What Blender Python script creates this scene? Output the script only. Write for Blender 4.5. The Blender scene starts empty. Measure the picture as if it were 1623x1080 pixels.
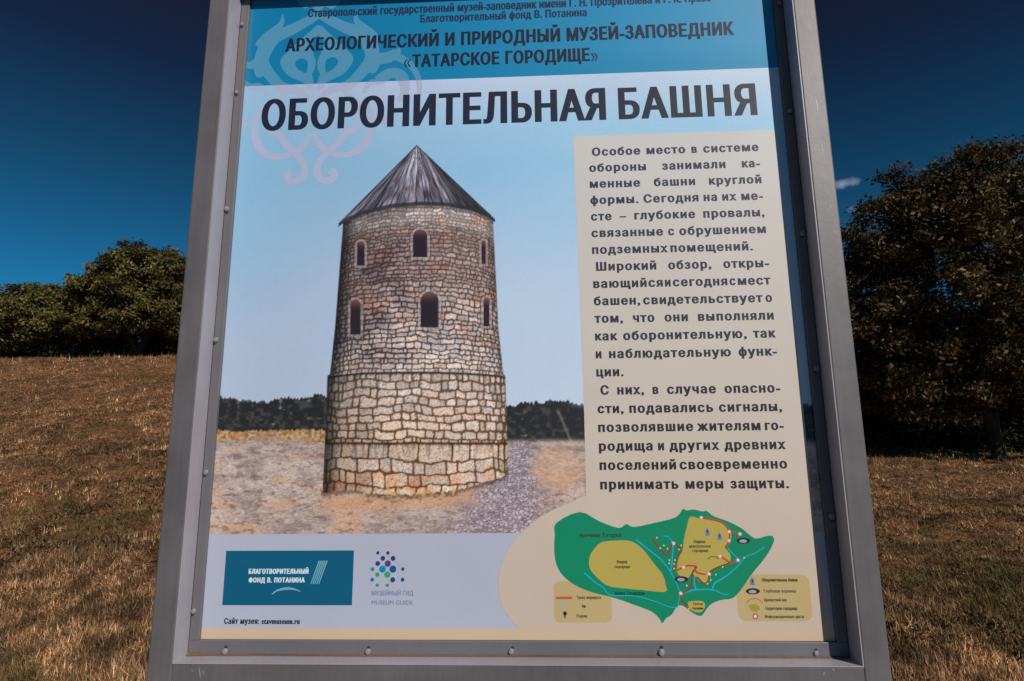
import bpy, math, random
import numpy as np
from mathutils import Vector, Matrix
from mathutils.geometry import delaunay_2d_cdt

# ------------------------------------------------------------------ camera
sc = bpy.context.scene
COL = sc.collection
BZ = 1.25                                   # height of the poster's lower edge above the ground


def cam_axes(yaw, pitch, roll):
    cy, sy, cp, sp = math.cos(yaw), math.sin(yaw), math.cos(pitch), math.sin(pitch)
    f = np.array([sy * cp, cy * cp, sp]); r0 = np.array([cy, -sy, 0.0]); u0 = np.cross(r0, f)
    cr, sr = math.cos(roll), math.sin(roll)
    return r0 * cr + u0 * sr, -r0 * sr + u0 * cr, f


AX = cam_axes(-0.0439, 0.1917, -0.009)
CP = np.array([0.061, -1.0812, 0.2784 + BZ])
camd = bpy.data.cameras.new('camera'); cam = bpy.data.objects.new('camera', camd); COL.objects.link(cam)
camd.sensor_fit = 'HORIZONTAL'; camd.sensor_width = 36; camd.lens = 36 * 1000 / 1623
camd.clip_start = 0.05; camd.clip_end = 3000
R_, U_, F_ = AX
cam.matrix_world = Matrix(((R_[0], U_[0], -F_[0], CP[0]), (R_[1], U_[1], -F_[1], CP[1]),
                           (R_[2], U_[2], -F_[2], CP[2]), (0, 0, 0, 1)))
sc.camera = cam

# ------------------------------------------------------------------ light
SUN_AZ, SUN_EL = math.radians(38), math.radians(32)     # to the right of the board's normal, on the reader's side
SD = Vector((math.sin(SUN_AZ) * math.cos(SUN_EL), -math.cos(SUN_AZ) * math.cos(SUN_EL), math.sin(SUN_EL)))
sl = bpy.data.lights.new('sun', 'SUN'); sun = bpy.data.objects.new('sun', sl); COL.objects.link(sun)
sl.energy = 3.8; sl.angle = math.radians(0.5); sl.color = (1.0, 0.94, 0.85)
sun.rotation_euler = SD.to_track_quat('Z', 'Y').to_euler(); sun.location = (0, 0, 30)

world = bpy.data.worlds.new('World'); sc.world = world; world.use_nodes = True
wt = world.node_tree; wn, wl = wt.nodes, wt.links
bgn = wn['Background']; bgn.inputs['Strength'].default_value = 0.10
sky = wn.new('ShaderNodeTexSky'); sky.sky_type = 'NISHITA'; sky.sun_disc = False
sky.sun_elevation = SUN_EL; sky.sun_rotation = math.radians(180) - SUN_AZ
sky.altitude = 2500; sky.air_density = 1.0; sky.dust_density = 0.3; sky.ozone_density = 3.0
geo = wn.new('ShaderNodeTexCoord'); sep = wn.new('ShaderNodeSeparateXYZ'); wl.new(geo.outputs['Generated'], sep.inputs[0])
ramp = wn.new('ShaderNodeValToRGB'); cr = ramp.color_ramp
cr.interpolation = 'LINEAR'
cr.elements[0].position = 0.24; cr.elements[0].color = (0.07, 0.49, 0.60, 1)
cr.elements[1].position = 0.66; cr.elements[1].color = (0.21, 0.072, 0.098, 1)
e = cr.elements.new(0.40); e.color = (0.07, 0.295, 0.355, 1)
e = cr.elements.new(0.52); e.color = (0.09, 0.14, 0.19, 1)
wl.new(sep.outputs['Z'], ramp.inputs[0])
mul = wn.new('ShaderNodeMix'); mul.data_type = 'RGBA'; mul.blend_type = 'MULTIPLY'; mul.inputs[0].default_value = 1
wl.new(sky.outputs[0], mul.inputs[6]); wl.new(ramp.outputs[0], mul.inputs[7])
# two shreds of fair-weather cloud low in the sky, right of the board
last = mul.outputs[2]
for (d, rad, amt) in (((0.4197, 0.8286, 0.3706), 0.0150, 0.55), ((0.4344, 0.8349, 0.3379), 0.011, 0.26)):
    vm = wn.new('ShaderNodeVectorMath'); vm.operation = 'SUBTRACT'; wl.new(geo.outputs['Generated'], vm.inputs[0])
    n = Vector(d).normalized(); vm.inputs[1].default_value = n
    mp = wn.new('ShaderNodeMapping'); mp.inputs['Rotation'].default_value = (0, 0.45, 0)
    mp.inputs['Scale'].default_value = (0.8, 0.8, 2.4); wl.new(vm.outputs[0], mp.inputs[0])
    ln = wn.new('ShaderNodeVectorMath'); ln.operation = 'LENGTH'; wl.new(mp.outputs[0], ln.inputs[0])
    nz = wn.new('ShaderNodeTexNoise'); nz.inputs['Scale'].default_value = 60; nz.inputs['Detail'].default_value = 5
    wl.new(geo.outputs['Generated'], nz.inputs['Vector'])
    ad = wn.new('ShaderNodeMath'); ad.operation = 'MULTIPLY_ADD'; wl.new(nz.outputs[0], ad.inputs[0]); ad.inputs[1].default_value = -0.045
    wl.new(ln.outputs['Value'], ad.inputs[2])
    mr = wn.new('ShaderNodeMapRange'); wl.new(ad.outputs[0], mr.inputs[0])
    mr.inputs[1].default_value = rad - 0.0225; mr.inputs[2].default_value = -0.0225 - 0.004; mr.inputs[3].default_value = 0; mr.inputs[4].default_value = amt
    mx = wn.new('ShaderNodeMix'); mx.data_type = 'RGBA'; wl.new(mr.outputs[0], mx.inputs[0]); wl.new(last, mx.inputs[6])
    mx.inputs[7].default_value = (4.2, 4.6, 6.2, 1); last = mx.outputs[2]
wl.new(last, bgn.inputs['Color'])

sc.view_settings.view_transform = 'Standard'; sc.view_settings.look = 'None'
sc.view_settings.exposure = 0.0; sc.view_settings.gamma = 1.0; sc.view_settings.use_curve_mapping = False
sc.cycles.max_bounces = 6

rng = np.random.default_rng(7); random.seed(7)


# ------------------------------------------------------------------ helpers
def lin(c):
    c = np.asarray(c, float) / 255.0
    return np.where(c <= 0.04045, c / 12.92, ((c + 0.055) / 1.055) ** 2.4)


def ink(r, g, b):
    """print colour -> albedo of the sheet"""
    return np.clip(lin((r, g, b)) / INK, 0.002, 0.9)


INK = np.array([0.81, 0.815, 0.83])


def tag(o, label=None, cat=None, group=None, kind=None):
    if label: o['label'] = label
    if cat: o['category'] = cat
    if group: o['group'] = group
    if kind: o['kind'] = kind
    return o


def empty(name, loc=(0, 0, 0), rz=0):
    o = bpy.data.objects.new(name, None); COL.objects.link(o); o.location = loc; o.rotation_euler = (0, 0, rz)
    o.empty_display_size = 0.2
    return o


def mesh_obj(name, verts, faces, mat, parent=None, smooth=False, cols=None):
    me = bpy.data.meshes.new(name)
    verts = np.asarray(verts, dtype=np.float32)
    if isinstance(faces, np.ndarray):
        k = faces.shape[1]
        me.vertices.add(len(verts)); me.vertices.foreach_set('co', verts.ravel())
        me.loops.add(faces.size); me.loops.foreach_set('vertex_index', faces.ravel().astype(np.int32))
        me.polygons.add(len(faces)); me.polygons.foreach_set('loop_start', (np.arange(len(faces)) * k).astype(np.int32))
        me.update(calc_edges=True)
    else:
        me.from_pydata(verts.tolist(), [], faces); me.update()
    if smooth: me.polygons.foreach_set('use_smooth', [True] * len(me.polygons))
    if cols is not None:
        a = me.attributes.new('Col', 'FLOAT_COLOR', 'POINT')
        c = np.ones((len(verts), 4), np.float32); c[:, :3] = cols
        a.data.foreach_set('color', c.ravel())
    me.materials.append(mat)
    o = bpy.data.objects.new(name, me); COL.objects.link(o)
    if parent: o.parent = parent
    return o


def box_data(x0, x1, y0, y1, z0, z1):
    v = [(x, y, z) for x in (x0, x1) for y in (y0, y1) for z in (z0, z1)]
    f = [(0, 1, 3, 2), (4, 6, 7, 5), (0, 4, 5, 1), (2, 3, 7, 6), (0, 2, 6, 4), (1, 5, 7, 3)]
    return v, f


def box(name, x0, x1, y0, y1, z0, z1, mat, parent=None, bevel=0.0):
    v, f = box_data(x0, x1, y0, y1, z0, z1)
    o = mesh_obj(name, v, f, mat, parent)
    if bevel:
        m = o.modifiers.new('bevel', 'BEVEL'); m.width = bevel; m.segments = 2
    return o


def tube(pts, rads, n=7):
    """tapered tube along points -> verts, faces (numpy)"""
    V, Fc = [], []
    pts = [Vector(p) for p in pts]
    for i, p in enumerate(pts):
        d = (pts[min(i + 1, len(pts) - 1)] - pts[max(i - 1, 0)]).normalized()
        a = d.orthogonal().normalized() if abs(d.z) > 0.99 else d.cross(Vector((0, 0, 1))).normalized()
        b = d.cross(a)
        for k in range(n):
            t = 2 * math.pi * k / n
            V.append(p + (a * math.cos(t) + b * math.sin(t)) * rads[i])
    for i in range(len(pts) - 1):
        for k in range(n):
            k2 = (k + 1) % n
            Fc.append((i * n + k, i * n + k2, (i + 1) * n + k2, (i + 1) * n + k))
    return V, Fc


# numpy value noise
def _h(ix, iy, s):
    n = (ix.astype(np.int64) * 374761393 + iy.astype(np.int64) * 668265263 + s * 1442695041) & 0xffffffff
    n = ((n ^ (n >> 13)) * 1274126177) & 0xffffffff
    return ((n ^ (n >> 16)) & 0xffffff) / float(0xffffff)


def vn(x, y, s=0):
    ix, iy = np.floor(x), np.floor(y); fx, fy = x - ix, y - iy
    fx = fx * fx * (3 - 2 * fx); fy = fy * fy * (3 - 2 * fy)
    a, b = _h(ix, iy, s), _h(ix + 1, iy, s); c, d = _h(ix, iy + 1, s), _h(ix + 1, iy + 1, s)
    return (a * (1 - fx) + b * fx) * (1 - fy) + (c * (1 - fx) + d * fx) * fy


def fbm(x, y, s=0, o=4):
    t, a, n = 0, 0.5, 0
    for k in range(o):
        t = t + a * vn(x * 2 ** k, y * 2 ** k, s + k * 17); n += a; a *= 0.5
    return t / n


def vor(x, y, s=0):
    """worley: nearest distance, second distance, cell id hash"""
    ix, iy = np.floor(x), np.floor(y)
    d1 = np.full(x.shape, 9.0); d2 = np.full(x.shape, 9.0); idh = np.zeros(x.shape)
    for dx in (-1, 0, 1):
        for dy in (-1, 0, 1):
            cx, cy = ix + dx, iy + dy
            px = cx + _h(cx, cy, s); py = cy + _h(cx, cy, s + 5)
            d = np.hypot(px - x, py - y); hh = _h(cx, cy, s + 9)
            nd = d < d1
            d2 = np.where(nd, d1, np.minimum(d2, d)); idh = np.where(nd, hh, idh); d1 = np.where(nd, d, d1)
    return d1, d2, idh


def mix(a, b, t):
    return a + (b - a) * t


def ss(a, b, x):
    t = np.clip((x - a) / (b - a), 0, 1); return t * t * (3 - 2 * t)


# ------------------------------------------------------------------ materials
def new_mat(name):
    m = bpy.data.materials.new(name); m.use_nodes = True
    return m, m.node_tree.nodes, m.node_tree.links, m.node_tree.nodes['Principled BSDF']


def noise_node(n, l, scale, detail=4, coord='Object', rough=0.5):
    tc = n.new('ShaderNodeTexCoord'); t = n.new('ShaderNodeTexNoise')
    t.inputs['Scale'].default_value = scale; t.inputs['Detail'].default_value = detail; t.inputs['Roughness'].default_value = rough
    l.new(tc.outputs[coord], t.inputs['Vector']); return t


def sheen(n, l, b, coat=0.25):
    b.inputs['Roughness'].default_value = 0.5; b.inputs['Specular IOR Level'].default_value = 0.25
    b.inputs['Coat Weight'].default_value = coat; b.inputs['Coat Roughness'].default_value = 0.16


_pm = {}


def print_mat(rgb):
    """printed vinyl: flat ink with faint mottling"""
    k = tuple(rgb)
    if k in _pm: return _pm[k]
    m, n, l, b = new_mat('print_ink'); c = ink(*rgb)
    t = noise_node(n, l, 9.0, 5); t2 = noise_node(n, l, 420.0, 2)
    mr = n.new('ShaderNodeMapRange'); mr.inputs[3].default_value = 0.93; mr.inputs[4].default_value = 1.06; l.new(t.outputs[0], mr.inputs[0])
    mr2 = n.new('ShaderNodeMapRange'); mr2.inputs[3].default_value = 0.95; mr2.inputs[4].default_value = 1.05; l.new(t2.outputs[0], mr2.inputs[0])
    mm = n.new('ShaderNodeMath'); mm.operation = 'MULTIPLY'; l.new(mr.outputs[0], mm.inputs[0]); l.new(mr2.outputs[0], mm.inputs[1])
    vm = n.new('ShaderNodeVectorMath'); vm.operation = 'SCALE'; vm.inputs[0].default_value = c; l.new(mm.outputs[0], vm.inputs['Scale'])
    l.new(vm.outputs[0], b.inputs['Base Color']); sheen(n, l, b)
    _pm[k] = m; return m


def attr_mat(name, rough=0.5, coat=0.25, scale=None):
    m, n, l, b = new_mat(name)
    a = n.new('ShaderNodeAttribute'); a.attribute_name = 'Col'; l.new(a.outputs['Color'], b.inputs['Base Color'])
    b.inputs['Roughness'].default_value = rough
    if coat:
        b.inputs['Specular IOR Level'].default_value = 0.25
        b.inputs['Coat Weight'].default_value = coat; b.inputs['Coat Roughness'].default_value = 0.16
    else:
        b.inputs['Specular IOR Level'].default_value = 0.15
    return m


def paint_mat(name, rgb, rough=0.45, rust=0.0, dirt=0.5):
    m, n, l, b = new_mat(name)
    t = noise_node(n, l, 6.0, 6, rough=0.65); t2 = noise_node(n, l, 60.0, 6, rough=0.7)
    mr = n.new('ShaderNodeMapRange'); mr.inputs[1].default_value = 0.3; mr.inputs[2].default_value = 0.7
    mr.inputs[3].default_value = 1 - 0.22 * dirt; mr.inputs[4].default_value = 1 + 0.12 * dirt; l.new(t.outputs[0], mr.inputs[0])
    vm = n.new('ShaderNodeVectorMath'); vm.operation = 'SCALE'; vm.inputs[0].default_value = rgb; l.new(mr.outputs[0], vm.inputs['Scale'])
    # chips of pale primer and dust specks
    ms = n.new('ShaderNodeMapRange'); ms.inputs[1].default_value = 0.70; ms.inputs[2].default_value = 0.74; ms.inputs[4].default_value = 0.5; l.new(t2.outputs[0], ms.inputs[0])
    mx = n.new('ShaderNodeMix'); mx.data_type = 'RGBA'; l.new(ms.outputs[0], mx.inputs[0]); l.new(vm.outputs[0], mx.inputs[6])
    mx.inputs[7].default_value = (*[min(1, c * 1.9) for c in rgb], 1)
    tcs = n.new('ShaderNodeTexCoord'); mps = n.new('ShaderNodeMapping'); mps.inputs['Scale'].default_value = (150, 150, 5); l.new(tcs.outputs['Object'], mps.inputs[0])
    ts = n.new('ShaderNodeTexNoise'); ts.inputs['Scale'].default_value = 1.0; ts.inputs['Detail'].default_value = 5; l.new(mps.outputs[0], ts.inputs['Vector'])
    mst = n.new('ShaderNodeMapRange'); mst.inputs[1].default_value = 0.35; mst.inputs[2].default_value = 0.7; mst.inputs[3].default_value = 1 + .03 * dirt; mst.inputs[4].default_value = 1 - .08 * dirt; l.new(ts.outputs[0], mst.inputs[0])
    vs = n.new('ShaderNodeVectorMath'); vs.operation = 'SCALE'; l.new(mx.outputs[2], vs.inputs[0]); l.new(mst.outputs[0], vs.inputs['Scale'])
    l.new(vs.outputs[0], b.inputs['Base Color'])
    mrr = n.new('ShaderNodeMapRange'); mrr.inputs[3].default_value = rough - .10; mrr.inputs[4].default_value = rough + .18; l.new(t.outputs[0], mrr.inputs[0]); l.new(mrr.outputs[0], b.inputs['Roughness'])
    b.inputs['Metallic'].default_value = 0.0
    bp = n.new('ShaderNodeBump'); bp.inputs['Strength'].default_value = 0.12; bp.inputs['Distance'].default_value = 0.002
    l.new(t2.outputs[0], bp.inputs['Height']); l.new(bp.outputs[0], b.inputs['Normal'])
    return m


M_FRAME = paint_mat('grey_frame_paint', (0.130, 0.118, 0.130), 0.42, dirt=1.0)
M_LINING = paint_mat('pale_lining_paint', (0.36, 0.34, 0.39), 0.36)
M_BEAD = paint_mat('bead_paint', (0.145, 0.138, 0.155), 0.42)
M_CLIP = paint_mat('clip_plastic', (0.25, 0.24, 0.27), 0.4, dirt=0.3)
M_RUST = paint_mat('rusty_sealant', (0.16, 0.085, 0.045), 0.8, dirt=1.5)
M_DARK = paint_mat('shadow_spot_dark', (0.03, 0.03, 0.035), 0.5)  # near-black for the painted shadow spots beside the clips
M_BACK = paint_mat('panel_back', (0.22, 0.22, 0.24), 0.5)

# ------------------------------------------------------------------ terrain
XK = np.array([-3.0, -0.9, -0.6, 0.0, 0.5, 0.73, 3.0]); SK = np.array([.285, .285, .285, .20, .120, .103, .10])


def terrain(x, y):
    x = np.asarray(x, float); y = np.asarray(y, float)
    s = np.interp(x / np.maximum(np.abs(y), 6.0), XK, SK)
    yy = np.maximum(y - 2.6, 0); yy = yy * yy / (yy + 0.8)
    crest = 22.4 + 1.2 * (vn(x * 0.08 + 3, x * 0 + 1.5, 3) - 0.5)
    over = np.maximum(yy - crest, 0)
    h = s * (np.minimum(yy, crest) + 2.0 * (1 - np.exp(-over / 4.0)) * 0.2) - 0.02 * over
    h = np.maximum(h, -6)
    b = (fbm(x * 3.1, y * 3.1, 29, 2) - 0.5) * 0.09 + (fbm(x * 0.35, y * 0.35, 11) - 0.5) * 0.24 + (fbm(x * 1.7, y * 1.7, 23) - 0.5) * 0.15
    return h + b * np.clip((y + 4) / 8, 0.15, 1)


def axis(a, b, fine0, fine1, step, grow=1.12):
    v = list(np.arange(fine0, fine1 + 1e-6, step)); s = step; x = fine1
    while x < b: s *= grow; x += s; v.append(x)
    s = step; x = fine0
    while x > a: s *= grow; x -= s; v.insert(0, x)
    return np.array(v)


gx = axis(-500, 500, -32, 26, 0.16, 1.18); gy = axis(-300, 600, 1.5, 30, 0.16, 1.18)
X, Y = np.meshgrid(gx, gy); Z = terrain(X, Y)
V = np.stack([X, Y, Z], -1).reshape(-1, 3)
nx, ny = len(gx), len(gy)
idx = np.arange(nx * ny).reshape(ny, nx)
Fq = np.stack([idx[:-1, :-1], idx[:-1, 1:], idx[1:, 1:], idx[1:, :-1]], -1).reshape(-1, 4)

m, n, l, b = new_mat('dry_turf')
t1 = noise_node(n, l, 1.3, 6, rough=0.65); t2 = noise_node(n, l, 14.0, 8, rough=0.75); t3 = noise_node(n, l, 0.55, 5)
r1 = n.new('ShaderNodeValToRGB'); r1.color_ramp.elements[0].position = 0.32; r1.color_ramp.elements[0].color = (0.045, 0.018, 0.009, 1)
r1.color_ramp.elements[1].position = 0.72; r1.color_ramp.elements[1].color = (0.48, 0.26, 0.14, 1)
e = r1.color_ramp.elements.new(0.52); e.color = (0.235, 0.115, 0.058, 1)
l.new(t2.outputs[0], r1.inputs[0])
r2 = n.new('ShaderNodeMapRange'); r2.inputs[1].default_value = 0.56; r2.inputs[2].default_value = 0.66; r2.inputs[4].default_value = 0.55; l.new(t1.outputs[0], r2.inputs[0])
mx = n.new('ShaderNodeMix'); mx.data_type = 'RGBA'; l.new(r2.outputs[0], mx.inputs[0]); l.new(r1.outputs[0], mx.inputs[6]); mx.inputs[7].default_value = (0.045, 0.042, 0.016, 1)
r3 = n.new('ShaderNodeMapRange'); r3.inputs[1].default_value = 0.3; r3.inputs[2].default_value = 0.7; r3.inputs[3].default_value = 0.7; r3.inputs[4].default_value = 1.25; l.new(t3.outputs[0], r3.inputs[0])
vm = n.new('ShaderNodeVectorMath'); vm.operation = 'SCALE'; l.new(mx.outputs[2], vm.inputs[0]); l.new(r3.outputs[0], vm.inputs['Scale'])
l.new(vm.outputs[0], b.inputs['Base Color']); b.inputs['Roughness'].default_value = 1; b.inputs['Specular IOR Level'].default_value = 0.05
bp = n.new('ShaderNodeBump'); bp.inputs['Strength'].default_value = 0.9; bp.inputs['Distance'].default_value = 0.06; l.new(t2.outputs[0], bp.inputs['Height']); l.new(bp.outputs[0], b.inputs['Normal'])
ground = mesh_obj('ground', V, Fq, m, smooth=True)
tag(ground, 'sunburnt grassy slope rising behind the board', kind='structure')

# grass: dry blades, sampled evenly over what the eye sees of the slope
M_GRASS = attr_mat('grass_blade', 0.8, 0)
NB = 640000
tt = np.concatenate([rng.uniform(-1.05, -0.50, int(NB * .39)), rng.uniform(0.40, 0.95, int(NB * .36)), rng.uniform(-0.5, 0.4, NB - int(NB * .39) - int(NB * .36))])
iv = rng.uniform(1 / 27.0, 1 / 3.3, NB)
iv = np.where(rng.random(NB) < 0.45, rng.uniform(1 / 27.0, 1 / 9.0, NB), iv)
gy_ = 1.0 / iv; gx_ = tt * gy_
keep = (fbm(gx_ * 2.2, gy_ * 2.2, 40) + 0.35 * rng.random(NB)) > 0.42
gx_, gy_ = gx_[keep], gy_[keep]; NB = len(gx_)
# tussocks: about a quarter of the blades gather in bunches that stand taller
NT = 9000; tx_ = np.concatenate([rng.uniform(-1.05, -.5, NT // 2), rng.uniform(.4, .95, NT - NT // 2)]); ty_ = 1 / rng.uniform(1 / 26., 1 / 3.4, NT); tx_ = tx_ * ty_
pick = rng.random(NB) < .26; ti = rng.integers(0, NT, NB)
spr = rng.normal(0, .035, (NB, 2)) * (1 + gy_[:, None] * .04)
gx_ = np.where(pick, tx_[ti] + spr[:, 0], gx_); gy_ = np.where(pick, ty_[ti] + spr[:, 1], gy_)
tone = np.where(pick, _h(ti, ti * 0, 5) * .9 + .55, 1.0)
gz_ = terrain(gx_, gy_)
clump = fbm(gx_ * 1.1, gy_ * 1.1, 51); green = ss(0.64, 0.74, fbm(gx_ * 0.7 + 9, gy_ * 1.3, 77) + 0.10 * rng.random(NB))
ln = rng.gamma(4, 0.0095, NB) * (0.55 + 0.9 * clump) * (0.8 + gy_ * 0.012) * np.where(pick, 1.45, 1.0) + 0.008
ln = ln * np.where((gy_ > 22.8) & (gx_ < 0), 2.1, 1.0) * np.where((gy_ > 14.8) & (gx_ > 0), 1.8, 1.0)
wd = (0.0022 + 0.00042 * gy_) * rng.uniform(0.6, 1.5, NB)
az = rng.uniform(0, 2 * np.pi, NB) + 2.0 * fbm(gx_ * 1.5, gy_ * 1.5, 33); pick_ = pick; tilt = np.where(pick_, rng.uniform(.2, 1.25, NB), 0) + np.where(pick_, 0, 1) * np.where(rng.random(NB) < .86, 0.85 + 0.7 * rng.beta(2, 1.4, NB), rng.uniform(0, .9, NB))
dirv = np.stack([np.cos(az) * np.sin(tilt), np.sin(az) * np.sin(tilt), np.cos(tilt)], -1)
side = np.stack([-np.sin(az), np.cos(az), np.zeros(NB)], -1)
rr = rng.uniform(0, 1, (NB, 1)); side = side * np.where(rr < .5, 1, 0.6); side[:, 2] += rng.uniform(-.5, .5, NB)
base = np.stack([gx_, gy_, gz_ - 0.004 + rng.uniform(0, .012, NB)], -1)
v0 = base - side * wd[:, None]; v1 = base + side * wd[:, None]; v2 = base + dirv * ln[:, None]
V = np.stack([v0, v1, v2], 1).reshape(-1, 3); Fq = np.arange(3 * NB).reshape(-1, 3)
q = rng.random(NB)[:, None]
straw = np.array([0.50, 0.33, 0.19]); tan = np.array([0.43, 0.245, 0.12]); brown = np.array([0.17, 0.072, 0.036]); grn = np.array([0.105, 0.085, 0.028])
c = np.where(q < .22, straw, np.where(q < .65, tan, brown)) * rng.uniform(.7, 1.25, (NB, 1))
tilt_ = tilt; patch = fbm(gx_ * 0.35, gy_ * 0.5, 91)[:, None]; c = c * tone[:, None]
c = c * (0.68 + 0.66 * patch) * (0.34 + 1.0 * ss(.28, .72, fbm(gx_ * 6.0, gy_ * 4.0, 95)))[:, None] * (0.62 + .62 * ss(.3, .7, fbm(gx_ * 1.6, gy_ * 1.3, 96)))[:, None]
c = mix(c, grn * rng.uniform(.6, 1.4, (NB, 1)), np.maximum(green[:, None] * 0.8, (rng.random((NB, 1)) < 0.10) * 0.8))
g = mesh_obj('grass', V, Fq, M_GRASS, cols=np.repeat(c, 3, 0))
tag(g, 'short dry brown grass with greener tufts all over the slope', 'grass', kind='stuff')

# low green weeds
NW = 420
wx = np.concatenate([rng.uniform(-1.0, -.52, NW * 6 // 10), rng.uniform(.42, .9, NW - NW * 6 // 10)]); wy = 1 / rng.uniform(1 / 24., 1 / 4., NW); wx = wx * wy
ok = fbm(wx * 0.5 + 4, wy * 0.9, 61) > 0.47; wx, wy = wx[ok], wy[ok]
VV, CC = [], []
for x0, y0 in zip(wx, wy):
    k = 26; a = rng.uniform(0, 6.283, k); L = rng.uniform(.03, .09, k); w_ = L * .16
    ox = rng.normal(0, .14, k); oy = rng.normal(0, .06, k)
    bx_, by_ = x0 + ox, y0 + oy; bz_ = terrain(bx_, by_)
    el = rng.uniform(.15, 1.0, k)
    tip = np.stack([bx_ + np.cos(a) * L * np.cos(el), by_ + np.sin(a) * L * np.cos(el), bz_ + L * np.sin(el)], -1)
    s_ = np.stack([-np.sin(a) * w_, np.cos(a) * w_, w_ * 0], -1); mid = (tip + np.stack([bx_, by_, bz_], -1)) / 2 + [0, 0, .012]
    bb = np.stack([bx_, by_, bz_], -1)
    VV.append(np.stack([bb, mid - s_, tip, mid + s_], 1).reshape(-1, 3))
    cc = np.array([0.065, 0.062, 0.02]) * rng.uniform(.5, 1.5, (k, 1)) + np.array([.04, .01, 0]) * rng.random((k, 1))
    CC.append(np.repeat(cc, 4, 0))
VV = np.concatenate(VV); CC = np.concatenate(CC)
w = mesh_obj('low_weeds', VV, np.arange(len(VV)).reshape(-1, 4), M_GRASS, cols=CC)
tag(w, 'scattered low green weeds in the dry grass', 'weeds', kind='stuff')

# ------------------------------------------------------------------ trees
M_BARK = paint_mat('bark', (0.036, 0.023, 0.016), 0.95, dirt=1.6)
M_LEAF, n, l, b = new_mat('foliage')
a = n.new('ShaderNodeAttribute'); a.attribute_name = 'Col'
l.new(a.outputs['Color'], b.inputs['Base Color']); b.inputs['Roughness'].default_value = 0.55; b.inputs['Specular IOR Level'].default_value = 0.25
tr = n.new('ShaderNodeBsdfTranslucent'); l.new(a.outputs['Color'], tr.inputs[0]); mxs = n.new('ShaderNodeMixShader'); mxs.inputs[0].default_value = 0.18
l.new(b.outputs[0], mxs.inputs[1]); l.new(tr.outputs[0], mxs.inputs[2]); l.new(mxs.outputs[0], n['Material Output'].inputs[0])


def leaves(centres, per, spread, size, pal, r):
    N = len(centres) * per
    c = np.repeat(centres, per, 0)
    ctint = np.repeat(r.uniform(.40, 1.45, (len(centres), 1)), per, 0)
    g_ = r.normal(0, 1, (N, 3)) * np.asarray(spread)
    drop = (np.abs(g_ / np.asarray(spread)) > 2.1).any(1)
    g_[drop] *= 0.4
    p = c + g_
    nrm = r.normal(0, 1, (N, 3)) + np.array([0, 0, .5]); nrm /= np.linalg.norm(nrm, axis=1)[:, None]
    a_ = np.cross(nrm, r.normal(0, 1, (N, 3))); a_ /= np.linalg.norm(a_, axis=1)[:, None]; b_ = np.cross(nrm, a_)
    L = size * r.uniform(.6, 1.4, (N, 1)); W = L * r.uniform(.35, .55, (N, 1))
    q = np.stack([p - a_ * L, p + b_ * W, p + a_ * L, p - b_ * W], 1).reshape(-1, 3)
    k = r.random(N); pal = np.asarray(pal)
    col = pal[np.minimum((k * len(pal)).astype(int), len(pal) - 1)] * r.uniform(.7, 1.3, (N, 1)) * ctint
    return q, np.repeat(col, 4, 0)


def tree(name, base, lobes, nc, per, spread, size, pal, trunks, label, cat, group=None, seed=1, dead=None):
    """lobes: (dx,dy,dz,rx,ry,rz); trunks: list of (point lists, start radius)"""
    r = np.random.default_rng(seed)
    root = empty(name, base); tag(root, label, cat, group)
    vol = np.array([lb[3] * lb[4] * lb[5] for lb in lobes]); cnt = np.maximum((nc * vol / vol.sum()).astype(int), 3)
    cs = []
    for lb, k in zip(lobes, cnt):
        d = r.normal(0, 1, (k, 3)); d /= np.linalg.norm(d, axis=1)[:, None]
        rad = r.uniform(0.35, 1, (k, 1)) ** 0.45 * r.uniform(.82, 1.08, (k, 1))
        cs.append(np.array(lb[:3]) + d * rad * np.array(lb[3:6]))
    cs = np.concatenate(cs); cs = cs[cs[:, 2] > 0.0]
    q, col = leaves(cs, per, spread, size, pal, r)
    mesh_obj('crown', q, np.arange(len(q)).reshape(-1, 4), M_LEAF, root, cols=col)
    V_, F2 = [], []
    ends = []
    for pts, r0 in trunks:
        k = len(pts); rad = [r0 * (1 - 0.72 * i / (k - 1)) for i in range(k)]
        v_, f_ = tube(pts, rad, 9); o = len(V_); V_ += v_; F2 += [tuple(i + o for i in f) for f in f_]
        ends += [(Vector(pts[j]), rad[j]) for j in range(max(1, k // 2), k)]
    mesh_obj('trunk', V_, F2, M_BARK, root, smooth=True)
    V_, F2 = [], []
    for c_ in cs[r.choice(len(cs), min(110, len(cs)), replace=False)]:
        c_ = Vector(c_); s, r0 = min(ends, key=lambda e: (e[0] - c_).length + r.random() * 1.2)
        m_ = s.lerp(c_, .5) + Vector(r.normal(0, .18, 3)) + Vector((0, 0, -.1))
        v_, f_ = tube([s, s.lerp(m_, .55) + Vector(r.normal(0, .05, 3)), m_, c_], [r0 * .45, r0 * .33, r0 * .2, .008], 5)
        o = len(V_); V_ += v_; F2 += [tuple(i + o for i in f) for f in f_]
    mesh_obj('branches', V_, F2, M_BARK, root, smooth=True)
    return root


OLIVE = [(0.112, 0.108, 0.030), (0.075, 0.080, 0.024), (0.130, 0.116, 0.034), (0.055, 0.052, 0.018), (0.14, 0.088, 0.030)]
RUSSET = [(0.078, 0.050, 0.018), (0.054, 0.042, 0.015), (0.074, 0.070, 0.022), (0.042, 0.030, 0.012), (0.12, 0.060, 0.020)]
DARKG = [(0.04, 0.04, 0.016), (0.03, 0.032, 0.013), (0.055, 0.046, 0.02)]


def gz(x, y): return float(terrain(x, y))


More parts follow.
